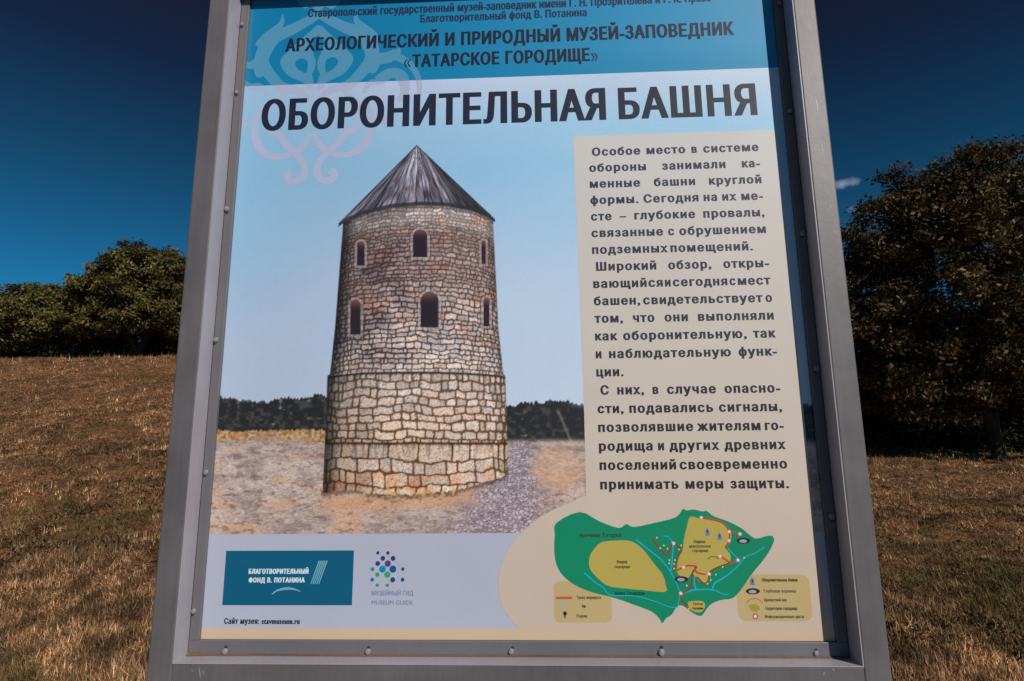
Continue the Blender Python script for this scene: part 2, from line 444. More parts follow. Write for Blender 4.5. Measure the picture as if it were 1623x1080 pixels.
x, y = -18.3, 26.3
tree('broadleaf_tree', (x, y, gz(x, y) - .05),
     [(0.4, 0, 3.2, 2.9, 2.6, 2.2), (-1.4, -.3, 2.5, 2.0, 2.0, 1.7), (2.0, -.4, 2.6, 2.2, 2.2, 1.9), (0.6, -1.6, 1.9, 2.0, 1.0, 1.1), (.2, .2, 4.1, 1.7, 1.5, 1.15)],
     620, 125, (.20, .20, .12), .085, OLIVE,
     [([(0, 0, -.3), (.05, 0, .5), (-.25, .1, 1.3), (-.7, 0, 2.4), (-.9, 0, 3.4)], .24), ([(.1, 0, .2), (.45, .1, 1.0), (1.0, 0, 2.0), (1.4, .1, 3.2)], .2), ([(.05, 0, .4), (.2, -.2, 1.5), (.3, 0, 3.6)], .17)],
     'round olive green tree with low spreading crown, highest one left of the board', 'tree', None, 11)
x, y = -23.6, 27.0
tree('broadleaf_tree', (x, y, gz(x, y) - .05),
     [(0, 0, 2.1, 2.5, 2.2, 1.7), (-2.2, 0, 2.1, 2.1, 2.0, 1.75), (1.5, -.8, 1.7, 1.5, 1.3, 1.3), (.9, .2, 3.0, 1.2, 1.1, .9)],
     480, 120, (.20, .20, .12), .085, OLIVE,
     [([(0, 0, -.3), (.1, 0, .6), (-.3, .1, 1.5), (-.8, 0, 2.6)], .2), ([(.1, 0, .2), (.5, .1, .9), (1.0, 0, 2.1)], .15)],
     'low broad bushy tree at the far left edge of the crest', 'tree', None, 12)
x, y = -14.6, 27.6
tree('broadleaf_tree', (x, y, gz(x, y) - .05),
     [(0, 0, 3.1, 2.1, 2.0, 2.3), (.8, 0, 2.2, 2.0, 1.8, 1.6), (-1.0, -.8, 1.5, 1.3, 1.2, 1.1)],
     360, 120, (.20, .20, .12), .085, OLIVE,
     [([(0, 0, -.3), (.1, 0, .6), (-.3, .1, 1.5), (-.2, 0, 3.2)], .2)],
     'olive tree half hidden behind the left post of the board', 'tree', None, 13)
x, y = 12.75, 17.3
tree('large_tree', (x, y, gz(x, y) - .05),
     [(0.5, 0, 5.2, 4.5, 3.8, 3.9), (-1.6, -.3, 4.2, 3.2, 2.8, 3.1), (.9, -.2, 7.15, 2.9, 2.6, 2.2), (-1.5, 0, 7.1, 1.5, 1.3, 1.6), (-3.0, -.4, 5.0, 1.6, 1.6, 1.5), (-1.75, -.1, 8.2, .8, .8, .7), (-2.3, -.5, 2.4, 2.2, 1.8, 1.6), (2.0, -.5, 3.0, 2.5, 2.0, 1.6), (.3, -1.6, 2.6, 2.4, 1.2, 1.3)],
     1300, 125, (.21, .20, .13), .070, RUSSET,
     [([(0, 0, -.4), (-.05, 0, 1.0), (.1, .1, 2.2), (.2, 0, 4.2), (.4, 0, 6.6)], .20), ([(-.02, 0, .9), (-.5, -.1, 1.9), (-1.2, 0, 3.2), (-2.0, .1, 5.0)], .17), ([(.1, 0, 1.6), (.7, .2, 2.8), (1.6, .1, 4.8)], .17)],
     'large russet brown leafy tree with forked trunk right of the board', 'tree', None, 21)
sh = [(-26.6, 27.4, 2.4, 2.0, 'dark bush at the far left end of the crest'), (-21.4, 27.2, 2.6, 2.2, 'dark bush filling the gap between the two left trees'),
      (-16.8, 27.6, 2.4, 2.2, 'dark bush on the crest beside the left post of the board')]
for i, (x, y, rx, rz, lab) in enumerate(sh):
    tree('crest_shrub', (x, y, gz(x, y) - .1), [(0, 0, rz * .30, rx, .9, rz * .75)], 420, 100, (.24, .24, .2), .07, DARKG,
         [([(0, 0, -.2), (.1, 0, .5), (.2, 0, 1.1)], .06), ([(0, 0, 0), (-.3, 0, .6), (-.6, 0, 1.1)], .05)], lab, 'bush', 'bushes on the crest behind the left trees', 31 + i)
sh = [(9.9, 20.6, 2.2, 2.1, 'dark shrub in deep shade beside the right post of the board'), (13.3, 20.8, 2.4, 2.5, 'dark shrub in deep shade behind the forked trunk'),
      (16.8, 20.5, 2.4, 2.6, 'dark shrub in deep shade at the right edge of the photo')]
for i, (x, y, rx, rz, lab) in enumerate(sh):
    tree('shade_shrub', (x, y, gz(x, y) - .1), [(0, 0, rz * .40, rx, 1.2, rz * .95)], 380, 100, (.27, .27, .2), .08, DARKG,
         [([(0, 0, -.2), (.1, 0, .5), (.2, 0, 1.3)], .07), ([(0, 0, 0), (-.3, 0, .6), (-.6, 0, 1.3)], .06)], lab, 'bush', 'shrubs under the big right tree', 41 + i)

# ------------------------------------------------------------------ the board
board = empty('information_board', (0, 0, 0))
tag(board, 'tall grey metal information board with a blue and cream poster about a stone tower', 'information board')
XL, XR, XLO, XRO = -0.5190, 0.5350, -0.5590, 0.5745      # opening and outer edges
D = 0.045
ZT = 1.206                                               # top of the opening
ZB = -0.0245
o = box('frame_post', XLO, XL, -D, 0.045, 0 - 0.3, BZ + ZT + 0.06, M_FRAME, board, 0.0025)
o = box('frame_post', XR, XRO, -D, 0.045, 0 - 0.3, BZ + ZT + 0.06, M_FRAME, board, 0.0025)
box('bottom_rail', XL, XR, -D + .0004, 0.045, BZ + ZB - 0.055, BZ + ZB, M_FRAME, board, 0.0012)
box('top_rail', XL, XR, -D + .0004, 0.045, BZ + ZT, BZ + ZT + 0.06, M_FRAME, board, 0.0012)
# pale lining of the opening (thin angle inside the tube frame), mitred at its corners
LT = 0.0016


def lining(name, a, b_, na):
    """a,b_: (x,z) ends on the opening's edge ; na inward normal"""
    ax_, az_ = a; bx2, bz2 = b_
    dx, dz = bx2 - ax_, bz2 - az_; L = math.hypot(dx, dz); dx /= L; dz /= L
    V_ = []
    for yy in (-D - 0.0008, -0.0062):
        V_ += [(ax_, yy, BZ + az_), (bx2, yy, BZ + bz2), (bx2 + (na[0] - dx) * LT, yy, BZ + bz2 + (na[1] - dz) * LT), (ax_ + (na[0] + dx) * LT, yy, BZ + az_ + (na[1] + dz) * LT)]
    mesh_obj(name, V_, [(0, 1, 2, 3), (7, 6, 5, 4), (0, 4, 5, 1), (1, 5, 6, 2), (2, 6, 7, 3), (3, 7, 4, 0)], M_LINING, board)


g_ = 0.0002
lining('inner_lining', (XL + g_, ZB + g_), (XL + g_, ZT - g_), (1, 0))
lining('inner_lining', (XR - g_, ZB + g_), (XR - g_, ZT - g_), (-1, 0))
lining('inner_lining', (XL + g_, ZB + g_), (XR - g_, ZB + g_), (0, 1))
lining('inner_lining', (XL + g_, ZT - g_), (XR - g_, ZT - g_), (0, -1))
# beads that hold the sheet
PL, PR, PB, PT = -0.5005, 0.5165, 0.0, 1.1865
i_ = 0.0022
box('retaining_strip', XL + i_, PL, -0.006, 0.002, BZ + PB, BZ + ZT - i_, M_BEAD, board, 0.0008)
box('retaining_strip', PR, XR - i_, -0.006, 0.002, BZ + PB, BZ + ZT - i_, M_BEAD, board, 0.0008)
box('retaining_strip', XL + i_, XR - i_, -0.0064, 0.002, BZ + ZB + i_ + .0016, BZ + PB - .0002, M_BEAD, board, 0.0008)
box('retaining_strip', PL + .0002, PR - .0002, -0.006, 0.002, BZ + PT, BZ + ZT - i_, M_BEAD, board, 0.0008)
box('back_panel', XL + .0005, XR - .0005, 0.004, 0.012, BZ + ZB + .001, BZ + ZT - .001, M_BACK, board)
# rust line where strip and lining meet, bleeding out of the lower left corner
NR = 120; V_, F2 = [], []
for i in range(NR + 1):
    xx = mix(XL + .003, XR - .003, i / NR)
    hw = 0.0007 + 0.0011 * float(vn(np.array(i * .23), np.array(.5), 5)) + 0.0022 * math.exp(-((xx - XL) / .03) ** 2)
    z0 = BZ + ZB + i_ + 0.0008
    V_ += [(xx, -0.0070, z0 - .0008), (xx, -0.0072, z0 + hw * 1.3), (xx, -0.0072 - hw * 1.5, z0 - .0006)]
for i in range(NR):
    a_ = 3 * i
    F2 += [(a_, a_ + 3, a_ + 4, a_ + 1), (a_ + 1, a_ + 4, a_ + 5, a_ + 2), (a_ + 2, a_ + 5, a_ + 3, a_)]
mesh_obj('rust_line', V_, F2, M_RUST, board)


def clip_mesh():
    V_, F2 = [], []
    # rounded tab lying on the strip plus a domed head
    n_ = 10
    for ring, (rr_, yy) in enumerate(((0.0046, 0), (0.0046, -.0022), (0.0034, -.0040), (0.0012, -.0046))):
        for k in range(n_):
            t = 2 * math.pi * k / n_; V_.append((rr_ * math.cos(t), yy, rr_ * 1.15 * math.sin(t)))
    for j in range(3):
        for k in range(n_): F2.append((j * n_ + k, (j + 1) * n_ + k, (j + 1) * n_ + (k + 1) % n_, j * n_ + (k + 1) % n_))
    F2.append(tuple(3 * n_ + k for k in range(n_)))
    return V_, F2


cv, cf = clip_mesh()
clip0 = None


def add_clip(x, z, rot):
    global clip0
    if clip0 is None:
        clip0 = mesh_obj('retaining_clip', cv, cf, M_CLIP, board, smooth=False); c_ = clip0
        hv, hf = tube([(0, 0, -.0062), (0, -.0016, -.0062)], [.0026, .0024], 8); hf.append(tuple(range(8, 16)))
        s_ = mesh_obj('shadow_spot', hv, hf, M_DARK, clip0); global spot0; spot0 = s_  # dark disc beside the clip stands in for its shadow
    else:
        c_ = clip0.copy(); COL.objects.link(c_); s_ = spot0.copy(); COL.objects.link(s_); s_.parent = c_; c_.parent = board
    c_.location = (x + random.uniform(-.0008, .0008), -0.0062, BZ + z + random.uniform(-.001, .001)); c_.rotation_euler = (0, rot + random.uniform(-.5, .5), 0)
    k_ = random.uniform(.82, 1.1); c_.scale = (k_, k_ * random.uniform(.8, 1.1), k_)


for z in (1.130, 0.983, 0.745, 0.497, 0.268, 0.045): add_clip(XL + .0075, z, math.radians(0))
for z in (1.130, 0.905, 0.67, 0.43, 0.19): add_clip(XR - .0085, z, 0)
for x in (-0.455, -0.222, 0.008, 0.2445, 0.482): add_clip(x, ZB + .0090, math.radians(180))
# scratches and paint runs on the metal
for (x, z, L, w_) in ((-.474, -.045, .016, .0013), (-.468, -.040, .007, .0010), (-.487, -.036, .005, .001), (.556, .88, .03, .0010), (.5575, .80, .02, .0009), (.560, .70, .006, .0016), (.5625, .655, .004, .0018), (.475, -.036, .006, .0012), (.489, -.030, .004, .0015)):
    V_ = []
    k = 5
    for i in range(k + 1):
        t = i / k; ww = w_ * math.sin(math.pi * (0.1 + .8 * t)); ox = .0012 * math.sin(t * 4 + x * 90)
        V_ += [(x + ox - ww, -D - .0002, BZ + z + L * t), (x + ox + ww, -D - .0002, BZ + z + L * t)]
    mesh_obj('paint_chip', V_, [(2 * i, 2 * i + 1, 2 * i + 3, 2 * i + 2) for i in range(k)], M_CLIP, board)

# ------------------------------------------------------------------ poster print
# measured positions on the poster are noted in a survey frame (1623 wide); SP() turns them into metres on the sheet


def SP(px, py, yy=0.0):
    px = np.asarray(px, float); py = np.asarray(py, float)
    d = F_[:, None] + R_[:, None] * ((px.ravel() - 811.5) / 1000) + U_[:, None] * ((540 - py.ravel()) / 1000)
    t = (yy - CP[1]) / d[1]
    return (CP[0] + t * d[0]).reshape(px.shape), (CP[2] - BZ + t * d[2]).reshape(px.shape)


def PS(x, z):
    dx, dy, dz = x - CP[0], 0 - CP[1], z + BZ - CP[2]
    w_ = dx * F_[0] + dy * F_[1] + dz * F_[2]
    return 811.5 + 1000 * (dx * R_[0] + dy * R_[1] + dz * R_[2]) / w_, 540 - 1000 * (dx * U_[0] + dy * U_[1] + dz * U_[2]) / w_


def P1(px, py):
    a_, b_ = SP(np.array([px]), np.array([py])); return float(a_[0]), float(b_[0])


poster = mesh_obj('poster', *box_data(PL + .0003, PR - .0003, 0, 0.0035, BZ + PB + .0002, BZ + PT - .0002), print_mat((163, 168, 190)), board)


def flat(name, loops, colr, lift, win=True):
    """fill closed loops by the nonzero winding rule"""
    pts, eds = [], []
    for lp in loops:
        o_ = len(pts); k = len(lp); pts += [(p[0] * 100, p[1] * 100) for p in lp]; eds += [(o_ + i, o_ + (i + 1) % k) for i in range(k)]
    vo, eo, fo, ov, oe, of = delaunay_2d_cdt([Vector(p) for p in pts], eds, [], 0, 1e-6, False)
    if not fo: return [], []
    A = np.array([(v_[0], v_[1]) for v_ in vo]); P = np.array(pts); E = np.array(eds)
    C = np.array([A[list(f)].mean(0) for f in fo]); p0, p1 = P[E[:, 0]], P[E[:, 1]]
    wind = np.zeros(len(C), int)
    for k in range(0, len(C), 2000):
        cx_, cy_ = C[k:k + 2000, 0:1], C[k:k + 2000, 1:2]
        up_ = (p0[:, 1] <= cy_) & (p1[:, 1] > cy_); dn_ = (p0[:, 1] > cy_) & (p1[:, 1] <= cy_)
        cr_ = (p1[:, 0] - p0[:, 0]) * (cy_ - p0[:, 1]) - (cx_ - p0[:, 0]) * (p1[:, 1] - p0[:, 1])
        wind[k:k + 2000] = (up_ & (cr_ > 0)).sum(1) - (dn_ & (cr_ < 0)).sum(1)
    return A / 100, [f for f, w_ in zip(fo, wind) if w_ != 0]


def flat_obj(name, loops_list, rgb, lift, parent=None, mat=None, colfun=None):
    V_, F2 = [], []
    for loops in loops_list:
        if not loops: continue
        vo, kf = flat(name, loops, rgb, lift); o_ = len(V_)
        V_ += [(v_[0], -lift * .3, BZ + v_[1]) for v_ in vo]
        for f in kf: F2.append(tuple(reversed([i + o_ for i in f])))
    me_mat = mat or print_mat(rgb)
    o = mesh_obj(name, V_, F2, me_mat, parent or poster)
    # face the reader
    me = o.data
    flip = [p for p in me.polygons if p.normal.y > 0]
    if flip:
        import bmesh
        bm_ = bmesh.new(); bm_.from_mesh(me); bmesh.ops.reverse_faces(bm_, faces=[f for f in bm_.faces if f.normal.y > 0]); bm_.to_mesh(me); bm_.free()
    return o


# ---- the printed photograph: background picture with the stone tower
FX = np.arange(PL + .0004, 0.165, 1 / 760.); FX = np.concatenate([FX, np.linspace(.17, PR - .0004, 90)])
FZ = np.arange(0.1650, 0.9990, 1 / 760.); FZ = np.append(FZ, 0.9990)
X, Zp = np.meshgrid(FX, FZ)
u, v = PS(X, Zp)


def col(*c): return np.array(c, float)


def bc(a): return np.asarray(a)[..., None]


# sky gradient of the print
zk = [.16, .36, .45, .60, .72, .82, .90, .97, 1.0]
sk = np.array([(174, 186, 212), (173, 188, 214), (170, 187, 215), (160, 183, 214), (146, 180, 213), (132, 177, 213), (140, 180, 214), (162, 184, 217), (170, 187, 219)], float)
img = np.stack([np.interp(Zp, zk, sk[:, k]) for k in range(3)], -1)
img = img + bc((fbm(X * 5, Zp * 7, 3) - .5) * 10) * col(1, .7, .4)
img = img * bc(.955 + .10 * ss(-.45, .15, X))
lft = ss(-.30, -.5, X) * ss(.45, .75, Zp)
img = mix(img, col(128, 178, 214), bc(lft * .55))
# ground
gt = 700 + (fbm(u * .02, u * 0, 5) - .5) * 10 - 0.02 * (u - 340)
n1 = fbm(u * .035, v * .09, 8); n2 = fbm(u * .22, v * .5, 9, 4); n3 = fbm(u * .6, v * .9, 19, 2)
gcol = mix(col(138, 121, 120), col(190, 173, 168), bc(ss(.25, .75, .55 * n1 + .45 * n2)))
warm = ss(.5, .72, fbm(u * .018 + 5, v * .05, 31)) * ss(700, 760, v)
gcol = mix(gcol, col(190, 150, 125), bc(warm * .7))
gcol = mix(gcol, col(196, 150, 118), bc(ss(26, 4, np.abs(v - (800 - .06 * (u - 520)))) * ss(480, 540, u) * ss(800, 700, u) * .8))
gcol = gcol * bc(.84 + .32 * n3)
dk = ss(.62, .72, fbm(u * .09, v * .2, 47)); gcol = mix(gcol, col(104, 84, 78), bc(dk * .55))
# loose gravel path
pc = 828 - (v - 700) * .22; pw = 13 + (v - 700) * .50
pm = ss(1.35, .55, np.abs(u - pc) / np.maximum(pw, 5) + (fbm(u * .06, v * .08, 44) - .5) * .9) * ss(690, 705, v)
d1, d2, ih = vor(u / 6.5 + .3 * n1, v / 3.3, 3)
gr = mix(col(132, 120, 134), col(194, 184, 200), bc(ih)); gr = mix(gr, col(84, 70, 80), bc(ss(.24, .05, d2 - d1) * .85))
gcol = mix(gcol, gr, bc(pm * .9))
mnd = ss(1.2, .6, np.hypot((u - 885) / 42, (v - 742) / 42) + (fbm(u * .05, v * .06, 45) - .5) * .6); gcol = mix(gcol, col(196, 160, 138) * bc(.8 + .35 * n2), bc(mnd * .7))
hum = ss(0, 1, ((u - 845) / 40)) * ss(722, 700, v)
gmask = ss(gt - 3, gt + 3, v - hum * 6)
# treeline of the print
tl = np.interp(u, [330, 380, 420, 450, 480, 520, 800, 850, 890, 930, 1300], [624, 634, 636, 633, 628, 630, 645, 637, 638, 642, 640])
tl = tl + (fbm(u * .12, u * 0 + 2, 71) - .5) * 12 + (fbm(u * .5, u * 0 + 2, 72, 2) - .5) * 5
tn = fbm(u * .13, v * .16, 81)
tcol = mix(col(34, 32, 38), col(62, 60, 56), bc(ss(.45, .75, tn)))
tcol = mix(tcol, col(112, 120, 84), bc(ss(.7, .82, fbm(u * .09 + 3, v * .11, 83)) * .8))
haze_ = ss(890, 925, u) * ss(650, 640, v); tcol = mix(tcol, col(90, 108, 130), bc(haze_ * .8))
trunkm = ss(3.2, 1.6, np.abs(u - (884 + (v - 650) * .42))) * (v > 652) * (u < 925)
tcol = mix(tcol, col(140, 125, 110), bc(trunkm * .5))
tb = np.interp(u, [330, 520, 800, 925, 1300], [684, 681, 690, 700, 702]) + (fbm(u * .3, u * 0, 88, 2) - .5) * 6
tm = ss(-1.2, 1.2, v - tl)
img = mix(img, tcol, bc(tm))
# golden scrub below the treeline
gold = mix(col(126, 98, 70), col(190, 160, 112), bc(ss(.3, .7, fbm(u * .25, v * .3, 91, 3)))); gold = mix(gold, col(176, 120, 76), bc(ss(.5, .7, fbm(u * .06, v * .1, 92)) * .7))
gm = ss(tb - 2, tb + 2, v) * ss(800, 780, u); img = mix(img, gold, bc(gm)); img = mix(img, gcol, bc(ss(-4, 8, v - (tb + 15 + 30 * (n1 - .5) + 12 * (n2 - .5)))))
img = np.where(bc((u > 800) & (v > 692)), mix(img, gcol, bc(ss(692, 704, v))), img)

# tower
wl_y = [340, 520, 585, 593, 596, 700, 790]; wl_x = [545, 531, 524, 523, 519, 515, 511]
wr_x = [781, 790, 797, 798, 801, 804, 806]
Lx = np.interp(v, wl_y, wl_x); Rx = np.interp(v, wl_y, wr_x)
cx = (Lx + Rx) / 2; Rr = (Rx - Lx) / 2; s = np.clip((u - cx) / Rr, -1, 1); th = np.arcsin(s); ct = np.sqrt(np.maximum(1 - s * s, 0))
bb = 30 - (v - 350) * .085
w = v + bb * ct
arc = th * 140
jw = w + ((fbm(arc * .022, w * .03, 5, 2) - .5) * np.where(w > 700, 13, np.where(w > 600, 10, 6)) + (fbm(arc * .09, w * .08, 7, 2) - .5) * 4.5) * np.clip(np.minimum(np.abs(w - 600), np.abs(w - 703)) / 8, 0, 1) + (fbm(arc * .3, w * .3, 6, 2) - .5) * 1.6
edges = [352]; hs = np.random.default_rng(3)
while edges[-1] < 830:
    y_ = edges[-1]; h_ = 5.2 if y_ < 410 else (6.0 if y_ < 470 else (7.2 if y_ < 600 else (10.8 if y_ < 700 else 18.5)))
    edges.append(y_ + h_ * hs.uniform(.8, 1.25))
# force breaks at the two ledges
edges = np.array(sorted(edges))
for tgt in (600., 703.):
    edges[np.argmin(np.abs(edges - tgt))] = tgt
row = np.clip(np.searchsorted(edges, jw.ravel(), side='right').reshape(jw.shape) - 1, 0, len(edges) - 2)
r0, r1 = edges[row], edges[row + 1]; hrow = r1 - r0
cid = np.zeros(jw.shape); dcol = np.full(jw.shape, 99.)
for k in range(len(edges) - 1):
    mk = row == k
    if not mk.any(): continue
    h_ = edges[k + 1] - edges[k]; xs = [-260.]
    while xs[-1] < 260: xs.append(xs[-1] + h_ * hs.uniform(.75, 2.7) * (1.25 if h_ < 9 else 1.05))
    xs = np.array(xs); a_ = arc[mk] + (fbm(arc[mk] * .3, jw[mk] * .3, 15, 2) - .5) * 2.4 + (jw[mk] - edges[k]) * hs.uniform(-.12, .12)
    ci = np.clip(np.searchsorted(xs, a_) - 1, 0, len(xs) - 2); cid[mk] = ci
    dcol[mk] = np.minimum(a_ - xs[ci], xs[ci + 1] - a_) * np.maximum(ct[mk], .25)
drow = np.minimum(jw - r0, r1 - jw)
rc = np.minimum(hrow * .3, 3.5)                               # rounded stone corners
dd = rc - np.hypot(np.maximum(rc - drow, 0), np.maximum(rc - dcol, 0))
h1 = _h(cid, row, 3); h2 = _h(cid, row, 4)
mw = np.where(w > 600, 1.55, .95)
st = ss(.48, .66, fbm(u * .022 + 1, v * .03, 55)) * ss(588, 560, v) * ss(.35, -.4, s); st = np.maximum(st, .8 * ss(470, 510, v) * ss(580, 545, v) * ss(-.1, -.5, s) * ss(.35, .6, fbm(u * .07, v * .08, 56)))
mw = mw * (1 + .75 * st)
stone = ss(mw * .3, mw * 1.25, dd + (fbm(u * .4, v * .4, 16, 2) - .5) * .9)
ky = [352, 384, 392, 440, 500, 560, 600, 650, 702, 800]
kc = np.array([(200, 193, 190), (196, 188, 184), (160, 140, 134), (160, 142, 138), (180, 164, 158), (196, 184, 178), (202, 190, 180), (214, 197, 183), (210, 192, 173), (214, 195, 175)], float)
wq = w + (fbm(arc * .05, w * .02, 33) - .5) * np.where(w < 430, 9, 18)
sc_ = np.stack([np.interp(wq, ky, kc[:, k]) for k in range(3)], -1)
sc_ = sc_ * bc(.86 + .20 * h1) * col(1.02, .985, 1.0) + bc(h2 - .5) * col(9, -2, -8)
sc_ = sc_ * bc(np.where(w < 600, .80 + .30 * ss(.2, 2.4, dd), .90 + .12 * ss(.5, 3.5, dd)))
sc_ = sc_ * bc(.80 + .38 * fbm(u * .45, v * .45, 18, 3)); sc_ = sc_ * bc(1 - .32 * ss(.64, .78, fbm(u * .55, v * .6, 21, 2)))
sc_ = mix(sc_, sc_ * col(.95, .97, 1.02), bc(ss(.5, .7, fbm(u * .04, v * .04, 22))))
km = np.array([(128, 118, 116), (124, 112, 110), (86, 68, 64), (80, 62, 60), (74, 62, 60), (66, 58, 58), (94, 78, 66), (104, 74, 50), (92, 62, 38), (100, 70, 44)], float)
mc = np.stack([np.interp(wq, ky, km[:, k]) for k in range(3)], -1)
tw = mix(mc, sc_, bc(stone))
# stains
tw = mix(tw, tw * col(.80, .78, .82), bc(st * .9))
tw = mix(tw, tw * col(1.0, .80, .70), bc(ss(.55, .75, fbm(u * .03 + 7, v * .04, 57)) * .5 * (w < 560)))
drip = ss(.55, .8, fbm(u * .3, v * .02, 58)) * ss(640, 606, w) * (w > 600); tw = tw * bc(1 - .35 * drip)
drip2 = ss(.45, .8, fbm(u * .25, v * .03, 59)) * ss(735, 706, w) * (w > 703); tw = tw * bc(1 - .30 * drip2)
tw = mix(tw, tw * col(1.0, .80, .66), bc(ss(735, 775, v) * ss(.4, .6, fbm(u * .05, v * .06, 60)) * .8))
# ledge lines
tw = tw * bc(1 - .52 * np.exp(-((w - 600.5) / 1.9) ** 2)) * bc(1 - .25 * np.exp(-((w - 386 - (fbm(arc * .06, arc * 0, 34) - .5) * 9) / 1.5) ** 2)); tw = mix(tw, tw * col(.62, .48, .38), bc(np.exp(-((w - 703.5) / 2.6) ** 2) * (.45 + .5 * fbm(u * .12, v * 0, 57, 2))))
# roundness of the photographed tower
tw = tw * bc(1 - .50 * ss(-.80, -1.0, s) - .18 * ss(-.2, -.75, s) - .18 * ss(.85, 1.0, s))
# windows
for (wx_, wy_, ww, wh) in ((666, 386, 23, 44), (572, 402, 12, 38), (766.5, 400, 6.5, 37), (681, 491, 29, 56), (563.5, 503, 16.5, 55), (771, 495, 9.5, 45)):
    ar = ww / 2
    yt = wy_ - wh / 2 + ar
    dist = np.where(v < yt, np.hypot(u - wx_, (v - yt)) - ar, np.maximum(np.abs(u - wx_) - ar, v - (wy_ + wh / 2)))
    fr = ss(4.6, 3.2, dist) * (dist > 0)
    fc = mix(col(194, 186, 192), col(140, 128, 130), bc((fbm(u * .5, v * .5, 61, 2))))
    tw = mix(tw, fc, bc(fr * .55))
    tw = tw * bc(1 - .45 * .6 * (ss(6.5, 5.0, dist) * ss(3.6, 5.0, dist)))
    inn = ss(.6, -.8, dist)
    ic = mix(col(110, 72, 66), col(38, 26, 36), bc(ss(-.05, .35, (v - (wy_ - wh / 2)) / wh)))
    ic = mix(ic, col(104, 88, 96), bc(ss(ar * .75, ar, u - wx_ + 0 * v) * .5))
    tw = mix(tw, ic, bc(inn))
bx_ = np.interp(u, [505, 511, 540, 562, 590, 668, 720, 763, 794, 806], [779, 780, 778, 777, 784, 784, 778, 768, 757, 748]) + (fbm(u * .25, u * 0, 64, 2) - .5) * 5
eave = 354 - 32 * ct + (u - 660) * -.028
tmask = ss(-.8, .8, u - Lx) * ss(.8, -.8, u - Rx) * ss(1.5, -1.5, v - bx_) * (v > eave - 3)
img = mix(img, img * bc(np.ones_like(u) * .62), bc(np.exp(-((v - bx_ - 2) / 4) ** 2) * (u > 508) * (u < 806)))
img = mix(img, tw, bc(tmask))
# dry weeds at the tower's foot
wd_ = ss(.60, .72, fbm(u * .22, v * .12, 66, 3)) * ss(14, 3, np.abs(v - 780)) * (u > 560) * (u < 740)
img = mix(img, col(196, 165, 105), bc(wd_ * .8))
# roof: boards fanning from the tip
ax_, ay_ = 660.5, 230.
el_, er_ = (537., 354.), (784., 347.)
ed = np.interp(u, [537, 545, 575, 620, 665, 705, 745, 775, 784], [356, 350, 337, 326, 322.5, 323.5, 330, 342, 349])
lline = ay_ + (ax_ - u) * (el_[1] - ay_) / (ax_ - el_[0]); rline = ay_ + (u - ax_) * (er_[1] - ay_) / (er_[0] - ax_)
top = np.where(u < ax_, lline, rline)
rm = ss(-.8, .8, v - top) * ss(2.2, .6, v - ed - 2) * (u > 536) * (u < 785)
ang = (u - ax_) / np.maximum(v - ay_ + 6, 6)
thr = np.arcsin(np.clip(ang / 1.08, -.999, .999)); 
bq = thr * 7.2 + (fbm(thr * 4, v * .035, 68, 2) - .5) * .9; bidx = np.floor(bq); bf_ = bq - bidx
hb = _h(bidx, bidx * 0, 12)
grain = np.clip(.5 + 1.5 * (fbm(thr * 26, v * .055, 69, 3) - .5), 0, 1)
rcx = mix(col(88, 84, 100), col(166, 162, 184), bc(hb)); rcx = rcx * bc(.40 + .95 * grain)
rcx = rcx * bc(1 - .6 * ss(.13, .0, np.minimum(bf_, 1 - bf_)))
rcx = rcx * bc(1 - .50 * ss(.35, .8, thr) - .28 * ss(-.5, -1.1, thr))
rcx = mix(rcx, col(92, 66, 66), bc(ss(.62, .75, fbm(u * .07, v * .07, 70)) * .4))
rcx = mix(rcx, col(40, 40, 52), bc(np.maximum(ss(3.0, 1.0, v - top), ss(-4, -1, v - ed)) * .85))
img = mix(img, rcx, bc(rm))
sh_ = ss(0, 3, v - ed) * ss(13, 3, v - ed) * tmask * (1 - rm); img = img * bc(1 - .35 * sh_)

img = np.clip(img + bc(rng.normal(0, 2.0, u.shape)), 3, 222)
cl = np.clip(lin(img) / INK, .002, .9).reshape(-1, 3)
Vp = np.stack([X, np.full_like(X, -.00009), Zp + BZ], -1).reshape(-1, 3)
ny, nx = X.shape; idx = np.arange(nx * ny).reshape(ny, nx)
Fq = np.stack([idx[:-1, :-1], idx[:-1, 1:], idx[1:, 1:], idx[1:, :-1]], -1).reshape(-1, 4)
mesh_obj('tower_photograph', Vp, Fq, attr_mat('printed_photograph'), poster, cols=cl)

# ---- flat colour fields
HB = 0.9990


def rect(x0, z0, x1, z1): return [(x0, z0), (x1, z0), (x1, z1), (x0, z1)]


def rrect(x0, z0, x1, z1, r, n_=6):
    P = []
    for (cx_, cz_, a0) in ((x1 - r, z1 - r, 0), (x0 + r, z1 - r, 90), (x0 + r, z0 + r, 180), (x1 - r, z0 + r, 270)):
        for k in range(n_ + 1):
            t = math.radians(a0 + 90 * k / n_); P.append((cx_ + r * math.cos(t), cz_ + r * math.sin(t)))
    return P


def circ(x, z, r, n_=20, ry=None):
    return [(x + r * math.cos(2 * math.pi * k / n_), z + (ry or r) * math.sin(2 * math.pi * k / n_)) for k in range(n_)]


